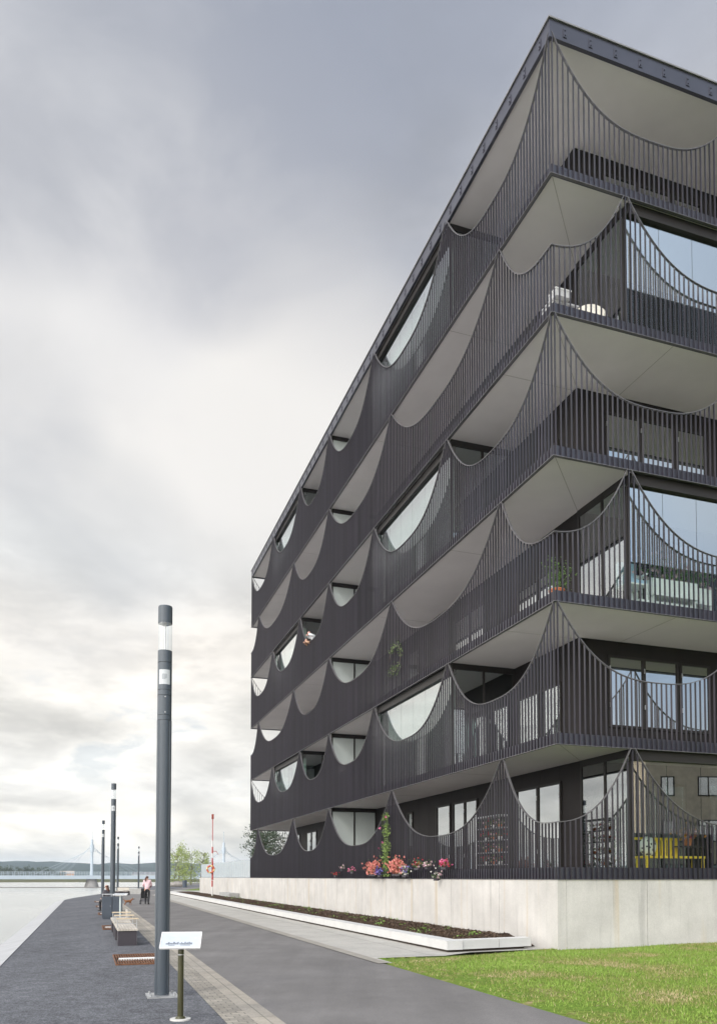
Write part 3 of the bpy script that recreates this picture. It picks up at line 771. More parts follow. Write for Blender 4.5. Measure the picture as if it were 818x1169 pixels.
# ------------------------------------------------------------ litter bins
bin_m = mat('blue_grey_bin', (.060,.075,.098), .42, .1, .1, 2)
def binn(s, r, label):
    t = thing('litter_bin', label, 'litter bin', F(s, r), TH, 'blue grey litter bins')
    m = MB(); m.box(-.18,.18,0,.42,.06,.86); m.box(-.16,.16,.02,.4,0,.06); m.build('bin_body', bin_m, t)
    m = MB(); m.box(-.188,.188,-.015,.435,.93,.955); m.box(-.17,-.15,.01,.03,.86,.93); m.box(.15,.17,.01,.03,.86,.93); m.box(-.17,-.15,.39,.41,.86,.93); m.box(.15,.17,.39,.41,.86,.93)
    m.build('bin_lid', mat('pale_bin_lid', (.45,.47,.49), .4, .3), t)
    m = MB(); m.box(-.15,.15,-.012,-.002,.10,.82); d_ = m.build('bin_door', bin_m, t)
    m = MB(); m.tube((.12,-.03,.5),(.12,-.012,.5),.012,n=10); m.build('lock', steel_m, d_)
binn(16.6, -8.93, 'left one of the two blue grey litter bins behind the benches')
binn(16.6, -8.55, 'right one of the two blue grey litter bins behind the benches')

# ------------------------------------------------------------ rusty grates with a light bar
cor_m = mat('corten_steel', (.17,.08,.042), .85, .1, .35, 12)
glabels = ['rusty slotted grate with a white bar beside the nearest lamp column', 'rusty grate beside the far end of the second bench',
           'rusty grate in the gravel just beyond the litter bins', 'second most distant grate in the gravel, left of the seated person', 'most distant pale grate in the gravel at the foot of the thin lamp column']
g0 = thing('ground_grate', glabels[0], 'ground grate', F(.98,-8.62,.006), TH, 'rusty grates with a white bar')
m = MB()
m.box(-.53,.40,-.93,-.91,0,.03); m.box(-.53,.40,.91,.93,0,.03); m.box(-.53,-.51,-.91,.91,0,.03); m.box(.38,.40,-.91,.91,0,.03)
x = -.5+.02
while x < .37: m.box(x, x+.016, -.91, -.12, .004, .028); m.box(x, x+.016, .12, .91, .004, .028); x += .046
for yb in (-.5,.5): m.box(-.5,.37,yb-.01,yb+.01,.0,.02)
m.build('slotted_frame', cor_m, g0)
m = MB(); m.box(-.44,.36,-.11,.11,.0,.034); m.build('light_bar', mat('milky_light_bar', (.72,.72,.70), .35, 0, .05), g0)
m = MB(); m.box(-.51,.38,-.91,.91,-.004,.002); m.build('pit', mat('grate_pit', (.03,.022,.018), .9), g0)
for k, s in enumerate((11.2, 21.0, 30.1, 38.8)):
    c = copy_tree(g0); c.location = F(s, -8.66, .006); c['label'] = glabels[k+1]

# ------------------------------------------------------------ lifebuoy pole
red_m = mat('red_paint', (.40,.05,.045), .45, 0, .1, 4)
t = thing('lifebuoy_pole', 'tall thin red and white lifebuoy pole in the planting bed before the terrace wall', 'lifebuoy pole', F(42.4,-1.18,.0), TH)
m = MB(); m.tube((0,0,.2),(0,0,4.2),.045,n=14); m.build('pole', mat('pale_pole', (.62,.60,.58), .5), t)
m = MB()
for z_ in (.9,1.7,2.5,3.3): m.tube((0,0,z_),(0,0,z_+.45),.052,n=14)
m.tube((0,0,4.2),(0,0,5.75),.028,n=12); m.build('red_band', red_m, t)
m = MB(); m.box(-.07,.07,-.07,.07,5.75,6.1); m.build('signal_head', mat('rust_red_box', (.30,.05,.03), .5), t)
m = MB(); m.box(-.06,.06,-.09,-.05,1.4,2.7); m.build('back_board', red_m, t)
m = MB(); m.box(.05,.3,-.02,.02,3.42,3.46); m.tube((.28,0,3.44),(.42,0,3.2),.015,n=8); m.build('bracket', red_m, t)
def torus(m, c, Rr_, r, n=24, k=10, ax='y', cond=None):
    vs = []
    for i in range(n):
        a = 2*math.pi*i/n
        for j in range(k):
            b = 2*math.pi*j/k; rad = Rr_+r*math.cos(b)
            vs.append((c[0]+rad*math.cos(a), c[1]+r*math.sin(b), c[2]+rad*math.sin(a)))
    m.smooth = True
    m.add(vs, [(i*k+j, ((i+1)%n)*k+j, ((i+1)%n)*k+(j+1)%k, i*k+(j+1)%k) for i in range(n) for j in range(k) if cond is None or cond(i)])
buoy = thing('lifebuoy', 'orange and white ring lifebuoy hanging on the red and white pole', 'lifebuoy', F(42.4,-1.28,2.15)+Vector((0,-.12,0)), TH-.25)
m = MB(); torus(m, (0,0,0), .24, .065, cond=lambda i: i % 6 < 4); m.build('ring', mat('orange_red', (.48,.10,.05), .5), buoy)
m = MB(); torus(m, (0,0,0), .24, .067, cond=lambda i: i % 6 >= 4); m.build('white_band', mat('yellow_white', (.62,.52,.22), .5), buoy)

# ------------------------------------------------------------ trees
leafg = mat('young_leaf', (.27,.33,.09), .6, 0, .3, .9)
def leafmat(nm, c, v=.35): return mat(nm, c, .65, 0, v, 1.1)
bark_m = mat('bark', (.14,.12,.10), .9, 0, .3, 8)
def tree(label, loc, h, cw, lm, nleaf, lsz, group=None, cat='tree', name='leafy_tree', open_=.5, stems=1, droop=0, base=.28, seed=1):
    rnd = random.Random(seed); st = random.getstate(); random.seed(seed)
    t = thing(name, label, cat, loc, random.uniform(0,6), group)
    m = MB(); tips = []
    for q in range(stems):
        bx_, by = (random.uniform(-.3,.3), random.uniform(-.3,.3)) if stems > 1 else (0,0)
        p = Vector((bx_,by,0)); pts = [p]; rr = [h*.018]
        for k in range(6):
            p = p+Vector((random.gauss(0,.035)*h*.5, random.gauss(0,.035)*h*.5, h*.9/6)); pts.append(p); rr.append(h*.018*(1-(k+1)/6.6))
        m.path(pts, rr, 8)
        for k in range(16):
            f = base+(1-base)*random.random(); i = min(5, int(f*6)); o = pts[i].lerp(pts[i+1], f*6-i)
            a = random.uniform(0,6.28); ln = cw*.5*math.sin(math.pi*min(1,(1-f)*.75+.22))*random.uniform(.6,1.15)
            e_ = o+Vector((math.cos(a)*ln, math.sin(a)*ln, ln*random.uniform(.25,.9)))
            mid = o.lerp(e_,.5)+Vector((0,0,.05*h*random.random()))
            m.path([o, mid, e_], [h*.007, h*.005, h*.002], 5)
            tips += [mid, e_, o.lerp(e_,.75)]
        tips.append(pts[-1])
    m.build('trunk', bark_m, t)
    m = MB()
    clumps = []
    for q in tips: clumps.append((q+Vector((random.gauss(0,.03),random.gauss(0,.03),random.gauss(0,.03)))*h, random.uniform(.5,1.1)*cw*.16))
    clumps = [c for c in clumps if random.random() > .12]
    for k in range(nleaf):
        c, rad = random.choice(clumps)
        v = Vector((random.gauss(0,1),random.gauss(0,1),random.gauss(0,.8)))*rad*.6
        if droop: v.z -= abs(random.gauss(0,1))*droop
        m.leaf(c+v, lsz*random.uniform(.6,1.4), .4)
    m.build('crown', lm, t)
    random.setstate(st); return t
def gp(px, py, z=0.0):
    dx_, dy_, dz_ = pxdir(px, py); k = (z-1.6)/dz_; return Vector((dx_*k, dy_*k, z))
def at(px, Y, z=0.0): return Vector(((px-409)/910.27*Y, Y, z))
trees = [(206,150,8.2,5.6,'fullest pale green young tree left of the row beyond the promenade',1900),
         (218,158,6.6,4.2,'pale green young tree second from left in the row beyond the promenade',1300),
         (229,168,7.4,3.4,'thin sparse young tree third from left in the row beyond the promenade',700),
         (199,176,6.8,3.6,'pale green tree partly hidden behind the nearest lamp column',900),
         (238,185,6.0,3.2,'sparse tree just left of the red and white pole beyond the terrace wall',600)]
for k, (px, Y, h, cw, lb, nl) in enumerate(trees):
    tree(lb, at(px, Y, 0), h, cw, leafg, nl, .26, 'young trees beyond the promenade', droop=.9, stems=1, seed=20+k, base=.18)
tree('dark green tree with feathery twigs beyond the far end of the building', at(300, 74, 0), 6.3, 3.3, leafmat('dark_leaf', (.04,.065,.03)), 4200, .15, stems=2, seed=5, base=.25)
tree('small dark tree behind the building end, right of the feathery tree', at(322, 84, 0), 6.0, 4.0, MATS['dark_leaf'], 2600, .18, stems=1, seed=9, base=.25)
# shrubs on the terrace behind the screen
m = MB()
for k in range(2600):
    y = random.uniform(0, 18); m.leaf((1.2+random.gauss(0,.25), y, .1+abs(noise.noise((y*1.3,0,0)))*.55*random.random()), .09, 1)
hd = thing('hedge', 'low strip of small green plants behind the screen fence on the terrace', 'plants', F(Lg+1,0,1.5), TH); m.build('foliage', leafmat('hedge_leaf', (.10,.15,.04)), hd)
# boulders and bin near the trees
rock_m = mat('boulder', (.24,.22,.20), .9, 0, .3, 2)
t = tag(MB().ball((0,0,.35), .9, 3, (1.5,.9,.62), .06).build('boulder', rock_m), 'grey brown boulder at the foot of the young trees', 'boulder'); t.location = at(203,128,0)
t = thing('round_bin', 'small dark round bin standing right of the boulder under the young trees', 'litter bin', at(211,122,0))
m = MB(); m.tube((0,0,0),(0,0,1.0),.32,.36,n=20); m.build('bin_body', bin_m, t)
m = MB(); m.tube((0,0,1.0),(0,0,1.08),.38,n=20); m.build('bin_lid', bin_m, t)
t = tag(MB().box(-.9,.9,-.3,.3,0,.5).box(-.86,.86,-.26,.26,.5,.53).build('stone_seat', mat('worn_stone', (.42,.41,.39), .8)), 'low pale stone seat on the far promenade left of the woman', 'stone seat'); t.location = at(158,74,0); t.rotation_euler.z = .2
m = MB(); m.add([F(62,-.6,.02),F(86,1.5,.02),F(110,12,.02),F(70,12,.02)],[(0,1,2,3)])
# verge between the paths
sheet('verge', [(79,.6),(84,1.9),(98,5.5),(78,6)], .03, lawn_m)

# ------------------------------------------------------------ cable bridge, far shore, hills
bl_m = mat('pale_blue_bridge', (.42,.48,.53), .5, .0, .05, .3)
br = thing('cable_stayed_bridge', 'low pale blue cable stayed footbridge crossing the bay with two slender pylons', 'bridge', (0,0,0))
PA, PB = Vector((-81.2,243,0)), Vector((-44.6,264,0)); dB = (PB-PA).normalized(); nB = Vector((-dB.y,dB.x,0))
def BP(k, o, z): p = PA+dB*k+nB*o; return (p.x,p.y,z)
def bbox(m, k0,k1,o0,o1,z0,z1):
    m.add([BP(k0,o0,z0),BP(k1,o0,z0),BP(k1,o1,z0),BP(k0,o1,z0),BP(k0,o0,z1),BP(k1,o0,z1),BP(k1,o1,z1),BP(k0,o1,z1)],[(0,3,2,1),(4,5,6,7),(0,1,5,4),(1,2,6,5),(2,3,7,6),(3,0,4,7)])
m = MB(); bbox(m,-190,150,-2.2,2.2,.95,2.05); m.build('deck', bl_m, br)
m = MB(); k = -190
while k < 150: bbox(m,k,k+.08,-2.15,-2.07,2.05,3.15); bbox(m,k,k+.08,2.07,2.15,2.05,3.15); k += 1.5
for z_ in (2.35,2.6,2.85,3.12): bbox(m,-190,150,-2.15,-2.1,z_,z_+.05); bbox(m,-190,150,2.1,2.15,z_,z_+.05)
m.build('railing', mat('bridge_railing', (.42,.48,.52), .5), br)
for k in (0, (PB-PA).length):
    c = Vector(BP(k,0,0)); m = MB(); m.tube((c.x,c.y,-1.6),(c.x,c.y,.94),2.3,1.5,n=8); m.build('pier', mat('pier_concrete', (.26,.25,.24), .9, 0, .2, 1), br)
    m = MB(); m.tube((c.x,c.y,.9),(c.x,c.y,13.0),.48,.36,n=10); m.tube((c.x,c.y,9.2),(c.x,c.y,11.4),.62,.62,n=10); m.tube((c.x,c.y,13),(c.x,c.y,16.2),.12,.07,n=8); m.ball((c.x,c.y,16.35),.16,2); m.build('pylon', bl_m, br)
    m = MB()
    for sgn in (-1,1):
        for q, kk in enumerate((8,11,14,17)):
            for o_ in (-1.9,1.9):
                m.tube((c.x,c.y,11.4-q*.5), BP(k+sgn*kk,o_,2.1), .022, n=5)
    m.build('stay_cables', bl_m, br)
m = MB(); k = -190
while k < 150: 
    if k < -130 or k > 100: c = Vector(BP(k,0,0)); m.tube((c.x,c.y,-1.6),(c.x,c.y,.94),.5,n=8)
    k += 45
m.build('pile', MATS['pier_concrete'], br)

def hillz(x, y): 
    a = math.atan2(x, y)
    ridge = 37+8*math.sin(a*5+1.9)+9*noise.noise((x*.0012,3,0))+8*math.exp(-((a+.41)/.09)**2)
    t = (y*y+x*x)**.5
    k = max(0, min(1, (t-1500)/1500)); k = k*k*(3-2*k)
    return k*(ridge+14*noise.noise((x*.003,y*.003,1))+5*noise.noise((x*.012,y*.012,1)))
m = MB(); NA, ND = 170, 34
for i in range(NA+1):
    a = -1.35+2.2*i/NA
    for j in range(ND+1):
        dd = 1450+3000*(j/ND)**1.2; x, y = math.sin(a)*dd, math.cos(a)*dd
        m.v.append((x, y, -1.2+hillz(x,y)+ (2.0 if j else 0)+ (abs(noise.noise((x*.03,y*.03,4)))*5 if j > 3 else 0)))
for i in range(NA):
    for j in range(ND):
        a = i*(ND+1)+j; m.f.append([a, a+ND+1, a+ND+2, a+1]); m.mi.append(0); m.sm.append(True)
def hillfn(T, co, base, p):
    n_ = T.noise(co, .004, 6, .65)
    return T.mix(1, T.ramp(n_, [(.35,(.012,.026,.020)),(.55,(.02,.036,.024)),(.70,(.05,.065,.035))]), T.ramp(T.noise(co,.03,4,.6),[(.3,.7),(.7,1.3)]), 'MULTIPLY')
struct(m.build('hills', mat('forested_hill', rough=.95, fn=hillfn, spec=.1)))
def shorefn(T, co, base, p): return T.ramp(T.noise(co, .03, 5, .6), [(.35,(.05,.065,.025)),(.5,(.11,.105,.055)),(.65,(.075,.10,.035))])
shore_m = mat('reedy_shore', rough=.95, fn=shorefn, spec=.1)
m = MB(); pts = []
for i in range(80):
    a = -1.30+2.1*i/79; dd = 492+14*noise.noise((a*9,0,0))+(0 if a > -.5 else (abs(a)-.5)*200)
    pts.append((math.sin(a)*dd, math.cos(a)*dd, -1.6)); pts.append((math.sin(a)*(dd+14), math.cos(a)*(dd+14), -.2+.25*noise.noise((a*40,1,0)))); pts.append((math.sin(a)*1700, math.cos(a)*1700, .4))
m.add(pts, [(3*i+q, 3*i+3+q, 3*i+4+q, 3*i+1+q) for i in range(79) for q in range(2)])
struct(m.build('far_shore', shore_m))
dk = leafmat('far_dark_leaf', (.035,.055,.022))
for k, (px, h, cw) in enumerate([(2,8,13),(10,7.5,9),(19,5,8),(26,9,9),(33,8.5,9),(41,5,7),(50,10,14),(57,7,8),(66,5,7),(73,5.5,6)]):
    tree(['leftmost dark tree clump on the far shore at the picture edge','second dark tree from the left on the far shore','low pale shrub between dark trees on the far shore','taller dark tree near the middle of the far shore group','dark tree beside the tallest of the middle pair on the far shore',
          'low scrubby tree left of the broad dark tree on the far shore','broad dark rounded tree on the far shore, largest of the group','small dark tree touching the broad tree on the far shore','low tree beside the bridge cables on the far shore','small tree next to the orange roofed house'][k],
         at(px, 640+12*k, .2), h, cw, dk, 500, 1.1, 'dark trees on the far shore', seed=40+k, base=.1)
hs = thing('house', 'small orange walled house with a pale roof on the far shore', 'house', at(77, 760, .3), .3)
m = MB(); m.box(-6,6,-4,4,0,4.5); m.build('wall', mat('orange_render', (.55,.27,.12), .8), hs)
m = MB(); m.add([(-6.5,-4.5,4.5),(6.5,-4.5,4.5),(6.5,4.5,4.5),(-6.5,4.5,4.5),(-6.5,0,7),(6.5,0,7)],[(0,1,5,4),(2,3,4,5),(0,4,3),(1,2,5),(0,3,2,1)]); m.build('roof', mat('pale_roof', (.4,.33,.28), .8), hs)
for x in (-4,0,4): m = MB(); m.box(x-.6,x+.6,-4.08,-4.0,1.4,3); m.build('window', pane_g, hs)
hs2 = thing('house', 'long low grey building on the far shore between the bridge pylon and the near lamp', 'house', at(166, 900, .3), -.2)
m = MB(); m.box(-14,14,-5,5,0,4); m.build('wall', mat('grey_render', (.4,.4,.4), .8), hs2)
m = MB(); m.add([(-14.5,-5.5,4),(14.5,-5.5,4),(14.5,5.5,4),(-14.5,5.5,4),(-14.5,0,7),(14.5,0,7)],[(0,1,5,4),(2,3,4,5),(0,4,3),(1,2,5),(0,3,2,1)]); m.build('roof', mat('dark_roof', (.12,.1,.1), .8), hs2)
m = MB(); m.tube((-140,215,-1.42),(6,238,-1.42),.14,n=8); tag(m.build('floating_boom', mat('boom', (.12,.11,.10), .9)), 'thin dark floating line stretched across the bay before the bridge', 'floating boom')
# gentle mast on the hill
m = MB(); m.tube((0,0,0),(0,0,34),.7,.25,n=6); o = tag(m.build('radio_mast', steel_m), 'tiny thin mast standing on the distant wooded ridge', 'mast'); p = at(90,2900,0); o.location = (p.x,p.y,40)

# ------------------------------------------------------------ building opposite, seen mirrored in the ground floor glass
nb = thing('brick_apartment_building', 'khaki brick apartment building with dark framed windows mirrored in the ground floor glazing', 'building', (47.5,-7.8,0), math.atan2(.60,.80))
m = MB(); m.box(0,46,-12,0,0,11.4)
m.build('wall', mat('khaki_brick', rough=.85, fn=brickfn(1, (.58,.45,.28), (.52,.40,.25), (.30,.27,.22), .25, .075, rot=0, msz=.008)), nb)
m = MB(); m.box(-.3,46.3,-12.3,.3,11.4,11.7); m.build('roof', mat('dark_roof2', (.08,.08,.08), .8), nb)
for fl in range(3):
    for k in range(15):
        m = MB(); x0 = 1.2+3.0*k; z_ = 1.1+3.5*fl
        wd = 1.7 if k % 3 else 1.1
        for (a,b_,c1,d1) in ((x0,x0+wd,z_,z_+.09),(x0,x0+wd,z_+1.51,z_+1.6),(x0,x0+.09,z_+.09,z_+1.51),(x0+wd-.09,x0+wd,z_+.09,z_+1.51),(x0+wd/2-.04,x0+wd/2+.04,z_+.09,z_+1.51)): m.box(a,b_,.0,.07,c1,d1)
        wo = m.build('window', frame_m, nb)
        m = MB(); m.box(x0+.09,x0+wd-.09,.004,.03,z_+.09,z_+1.51); m.build('pane', pane_g, wo)

# ------------------------------------------------------------ flowers and furniture on the balconies
pet = {n_: mat('petal_'+n_, c, .6, 0, .2, 30) for n_, c in dict(coral=(.62,.22,.18), red=(.45,.02,.04), pink=(.62,.14,.28), pale=(.66,.45,.50), violet=(.16,.13,.42), orange=(.85,.35,.04), white=(.78,.75,.70)).items()}
green_m = leafmat('plant_leaf', (.09,.17,.035)); lime_m = leafmat('lime_leaf', (.24,.33,.06))
terra_m = mat('terracotta', (.50,.17,.07), .8, 0, .12, 8)
def blossom(m, c, r):
    for k in range(5):
        a = k*1.257+random.random(); m.leaf((c[0]+math.cos(a)*r*.5, c[1]+random.gauss(0,.3)*r, c[2]+math.sin(a)*r*.5), r*1.1, .5, .9)
def flower_clump(name, label, s, r, z, wd, ht, kinds, nfl, nleaf, group=None, cat='flowers', pot=None, dep=.12, fr=.035, frame='s', lm=None):
    """s,r,z: base centre; flowers spread along the facade"""
    t = thing(name, label, cat, F(s, r, z), TH, group)
    def pos():
        while True:
            a, b_, c_ = random.gauss(0,wd*.30), random.gauss(0,dep*.4), abs(random.gauss(.5,.27))*ht
            if noise.noise((a*7+s, c_*7, 3)) > -.12: break
        return (b_, a, c_) if frame == 's' else (a, b_, c_)
    z_off = pot[1] if pot else 0
    if pot:
        m = MB(); m.tube((0,0,0),(0,0,pot[1]),pot[0]*.72,pot[0],n=18); m.tube((0,0,pot[1]-.03),(0,0,pot[1]),pot[0]*1.1,n=18); m.build('pot', pot[2], t)
    m = MB()
    for k in range(nleaf): p = pos(); m.leaf((p[0],p[1],p[2]*.9+z_off), .05, .5)
    for k in range(max(3, nleaf//20)):
        p = pos(); m.tube((0,0,z_off*.9),(p[0],p[1],p[2]+z_off),.004,.003,n=4,caps=False)
    m.build('leaves', lm or green_m, t)
    for kk in kinds:
        if not kk: continue
        m = MB()
        for k in range(nfl//len(kinds)): p = pos(); blossom(m, (p[0],p[1],p[2]+z_off), fr)
        m.build('blossom', pet[kk], t)
    return t
FG = 'flower boxes hanging on the ground floor railing'
def hung(name, label, s, z, wd, ht, kinds, nfl, nleaf, fr=.035, box=True):
    t = flower_clump(name, label, s, -.17, z, wd, ht, kinds, nfl, nleaf, FG, dep=.2, fr=fr)
    m = MB(); m.box(-.045,.06,-wd*.33,wd*.33,-.07,.0); m.box(.06,.12,-.02,.02,-.05,-.01); m.build('trough', plum_m, t); return t
hung('flower_box', 'large coral flower cluster left of the climbing plant on the ground floor railing', 11.3, 1.70, 1.0, .46, ['coral','coral'], 260, 160, .05)
hung('flower_box', 'large coral flower cluster right of the climbing plant on the ground floor railing', 9.05, 1.70, 1.0, .48, ['coral','coral'], 260, 160, .05)
hung('flower_box', 'small violet flowers beside the left coral cluster', 10.65, 1.66, .35, .25, ['violet'], 60, 40)
hung('flower_box', 'small dark violet flowers right of the right coral cluster', 8.35, 1.66, .45, .3, ['violet','white'], 50, 70)
hung('flower_box', 'tiny red flowers leftmost on the ground floor railing', 15.75, 1.66, .25, .15, ['red'], 12, 20)
hung('flower_box', 'small pink flowers left of the large coral clusters', 13.6, 1.80, .4, .18, ['pink'], 18, 24)
hung('flower_box', 'tiny pale flowers between the leftmost red and the pink flowers', 14.9, 1.92, .2, .15, ['pale'], 9, 20)
hung('flower_box', 'dull red flowers with leaves midway along the ground floor railing', 7.35, 1.88, .5, .28, ['red','red','pale'], 30, 80)
hung('flower_box', 'pale pink bloom with leaves right of the dull red flowers', 6.6, 1.90, .25, .2, ['pale'], 16, 50, .04)
hung('flower_box', 'bright red and magenta flowers on the railing under the trellis', 5.4, 1.88, .42, .22, ['red','pink'], 44, 40, .04)
hung('flower_box', 'white trailing flowers low on the railing beside the red and magenta flowers', 6.0, 1.56, .2, .25, ['white','pale'], 16, 30)
# climbing plant on the railing
t = thing('climbing_plant', 'tall narrow climbing plant with yellow green leaves on the ground floor railing', 'climbing plant', F(10.15,-.10,1.62), TH)
m = MB()
for k in range(5): 
    p = Vector((-.02,random.uniform(-.25,.25),0)); pts = [p.copy()]
    for q in range(8): p = p+Vector((random.gauss(0,.01), random.gauss(0,.06), .27)); pts.append(p.copy())
    m.path(pts, .008, 5)
m.build('stem', leafmat('stem', (.08,.12,.03)), t)
m = MB()
for k in range(1150):
    zz = random.random()**1.1*2.2; wv = .34*(1-.55*zz/2.2)*(.75+.8*noise.noise((zz*3.5,0,0)))
    if noise.noise((zz*4, random.random()*.5, 7)) < -.22: continue
    m.leaf((random.gauss(-.03,.05), random.gauss(.05*math.sin(zz*4),wv*.75), zz), .062, .4)
m.build('leaves', leafmat('climber_leaf', (.17,.25,.06)), t)
m = MB()
for (y, z_) in ((.45,1.65),(.2,1.15),(.55,.95),(-.1,2.0)): blossom(m, (-.08,y,z_), .05)
m.build('blossom', pet['pink'], t)
# wreath of vine on the second floor railing
t = thing('vine_wreath', 'loose green vine wreath hanging on the outside of the second floor railing', 'vine', F(9.4,-.09,8.85), TH)
m = MB()
for k in range(420):
    a = random.uniform(0,6.28); rr = random.gauss(.42,.09)
    if noise.noise((math.cos(a)*1.5, math.sin(a)*1.5, 6)) < -.15: continue
    m.leaf((random.gauss(0,.03), math.cos(a)*rr*1.25, math.sin(a)*rr*1.05), .05, .3)
m.build('leaves', leafmat('wreath_leaf', (.10,.15,.045)), t)
m = MB(); pts = [Vector((0,math.cos(a/16*6.283)*.5,math.sin(a/16*6.283)*.43)) for a in range(15)]; m.path(pts,.008,5); m.build('stem', bark_m, t)
# second floor corner: terracotta pot with leafy plant
flower_clump('potted_plant', 'bushy green plant in a terracotta pot at the open second floor corner', .7, .5, ZB[2]+.24, .55, .75, [None], 0, 520, None, 'potted plant', pot=(.17,.30,terra_m), dep=.35, frame='r')
for nm, lb, r, s, z_, wd, ht, k_, nf in [('flower_tub','pink roses trailing over a white planter on the second floor balcony',3.55,.50,ZB[2]+1.0,1.3,.80,['pale','pale'],80),
                                         ('flower_tub','smaller pink roses further right on the second floor balcony',4.5,.7,ZB[2]+1.0,.7,.75,['pale'],40)]:
    t = flower_clump(nm, lb, s, r, z_, wd, ht, k_, nf, 1300, 'rose tubs behind second floor glass', 'flowers', dep=.3, frame='r', fr=.07, lm=leafmat('rose_leaf', (.12,.24,.06)))
    m = MB(); m.box(-wd*.5,wd*.5,-.16,.16,-.40,.0)
    for x in (-wd*.45,wd*.45): m.box(x-.03,x+.03,-.12,.12,-.76,-.40)
    m.build('planter', white_m, t)
# lattice trellis / cushions on that balcony
t = thing('garden_chair', 'white garden chair with pale blue cushions left of the roses on the second floor', 'chair', F(.62,2.5,ZB[2]+.30), TH); t.scale = (1.1,1,1.25)
def chair(t, fm, cm, cm2=None):
    for x in (-.24,.24):
        for y in (-.22,.22): m = MB(); m.tube((x,y,0),(x,y,.42 if y < 0 else .88),.016,n=8); m.build('leg', fm, t)
    m = MB(); m.box(-.26,.26,-.24,.24,.40,.43); m.build('seat', fm, t)
    m = MB()
    for q in range(6): m.box(-.24+q*.088,-.20+q*.088,.2,.225,.45,.88)
    m.box(-.26,.26,.2,.23,.86,.90); m.build('backrest', fm, t)
    m = MB(); m.box(-.27,-.23,-.22,.22,.62,.65); m.box(.23,.27,-.22,.22,.62,.65); m.build('armrest', fm, t)
    m = MB(); m.box(-.23,.23,-.22,.18,.432,.50); m.box(-.22,.22,.13,.195,.5,.92); m.build('cushion', cm, t)
chair(t, white_m, mat('pale_blue_cloth', (.42,.58,.74), .85))
t = thing('garden_bench', 'white slatted garden bench below the roses on the second floor balcony', 'bench', F(.62,3.4,ZB[2]+.24), TH); t.scale = (1,.8,1.45)
m = MB(); m.box(-.8,.8,-.2,.2,.14,.18); m.build('seat', white_m, t)
m = MB(); 
for q in range(12): m.box(-.78+q*.135,-.72+q*.135,.2,.22,.18,.62)
m.box(-.8,.8,.2,.225,.62,.66); m.build('backrest', white_m, t)
for x in (-.75,.75): m = MB(); m.box(x-.025,x+.025,-.2,.2,0,.14); m.build('leg', white_m, t)
# fourth floor corner: white table and rounded chair with blanket
soft_white = mat('dull_white', (.55,.55,.55), .6)
t = thing('balcony_table', 'white boxy table at the fourth floor corner behind the bars', 'table', F(.65,.75,ZB[4]+.24), TH)
m = MB(); m.box(-.50,.25,-.22,.25,.40,.44); m.build('tabletop', soft_white, t); m = MB(); m.box(-.46,-.42,-.2,.23,0,.40); m.box(.17,.21,-.2,.23,0,.40); m.build('leg', white_m, t)
t = thing('storage_box', 'white box standing on the table at the fourth floor corner', 'box', F(.45,.5,ZB[4]+.685), TH)
m = MB(); m.box(-.2,.2,-.15,.15,0,.16); m.build('box_body', soft_white, t); m = MB(); m.box(-.21,.21,-.16,.16,.16,.185); m.build('lid', white_m, t)
t = thing('wicker_chair', 'rounded cream chair with a reddish cushion beside the white table on the fourth floor', 'chair', F(.8,1.55,ZB[4]+.24), TH-.5)
m = MB(); N_ = 14; vs = []
for q in range(N_+1):
    a = math.pi*q/N_; x, y = -.3*math.cos(a), .27*math.sin(a); hh = .62+.42*math.sin(a)
    vs += [(x,y-.05,.35),(x*1.08,y-.03,hh)]
m.smooth = True; m.add(vs, [(2*q,2*q+2,2*q+3,2*q+1) for q in range(N_)]); bk = m.build('backrest', mat('cream_wicker', (.62,.60,.52), .8, 0, .2, 25), t)
sol = bk.modifiers.new('t','SOLIDIFY'); sol.thickness = .045
m = MB(); m.tube((0,-.02,.34),(0,-.02,.42),.29,n=20); m.build('seat', MATS['cream_wicker'], t)
for a in range(4): m = MB(); m.tube((.2*math.cos(a*1.57+.78),.2*math.sin(a*1.57+.78)-.02,.34),(.27*math.cos(a*1.57+.78),.27*math.sin(a*1.57+.78)-.02,0),.015,n=8); m.build('leg', MATS['cream_wicker'], t)
m = MB(); m.box(-.2,.0,-.2,.16,.42,.52); m.build('cushion', mat('reddish_cloth', (.45,.14,.10), .9), t)
# ground floor: yellow bench, table with flowers
yel_m = mat('yellow_paint', (.80,.55,.04), .5, 0, .05, 4)
t = thing('yellow_bench', 'bright yellow bench with a patterned cushion behind the ground floor glass', 'bench', F(.55,3.35,ZB[0]+.10), TH)
m = MB(); m.box(-.75,.95,-.2,.2,.40,.45); m.build('seat', yel_m, t)
m = MB()
for q in range(4): m.box(-.15+q*.17,-.02+q*.17,.2,.225,.45,.86)
m.box(-.75,.6,.2,.23,.84,.90); m.build('backrest', yel_m, t)
for x in (-.7,.9):
    for y in (-.17,.17): m = MB(); m.box(x-.025,x+.025,y-.025,y+.025,0,.40); m.build('leg', yel_m, t)
def patfn(T, co, base, p):
    v = T.n('ShaderNodeTexVoronoi', i_Scale=14); T.l(co, v.inputs['Vector']); return T.ramp(v.outputs['Distance'], [(.3,(.05,.05,.05)),(.36,(.65,.63,.58))], 'CONSTANT')
t2_ = thing('cushion', 'black and white patterned cushion lying on the yellow bench', 'cushion', F(.6,2.85,ZB[0]+.56), TH)
m = MB(); m.smooth = True; m.ball((0,0,.22),.25,3,(.95,.4,.95),.02); m.build('cover', mat('patterned_cloth', rough=.9, fn=patfn), t2_)
t = thing('bistro_table', 'small dark table behind the ground floor glass right of the yellow bench', 'table', F(.6,4.0,ZB[0]+.07), TH)
m = MB(); m.tube((0,0,.70),(0,0,.73),.36,n=28); m.build('tabletop', frame_m, t)
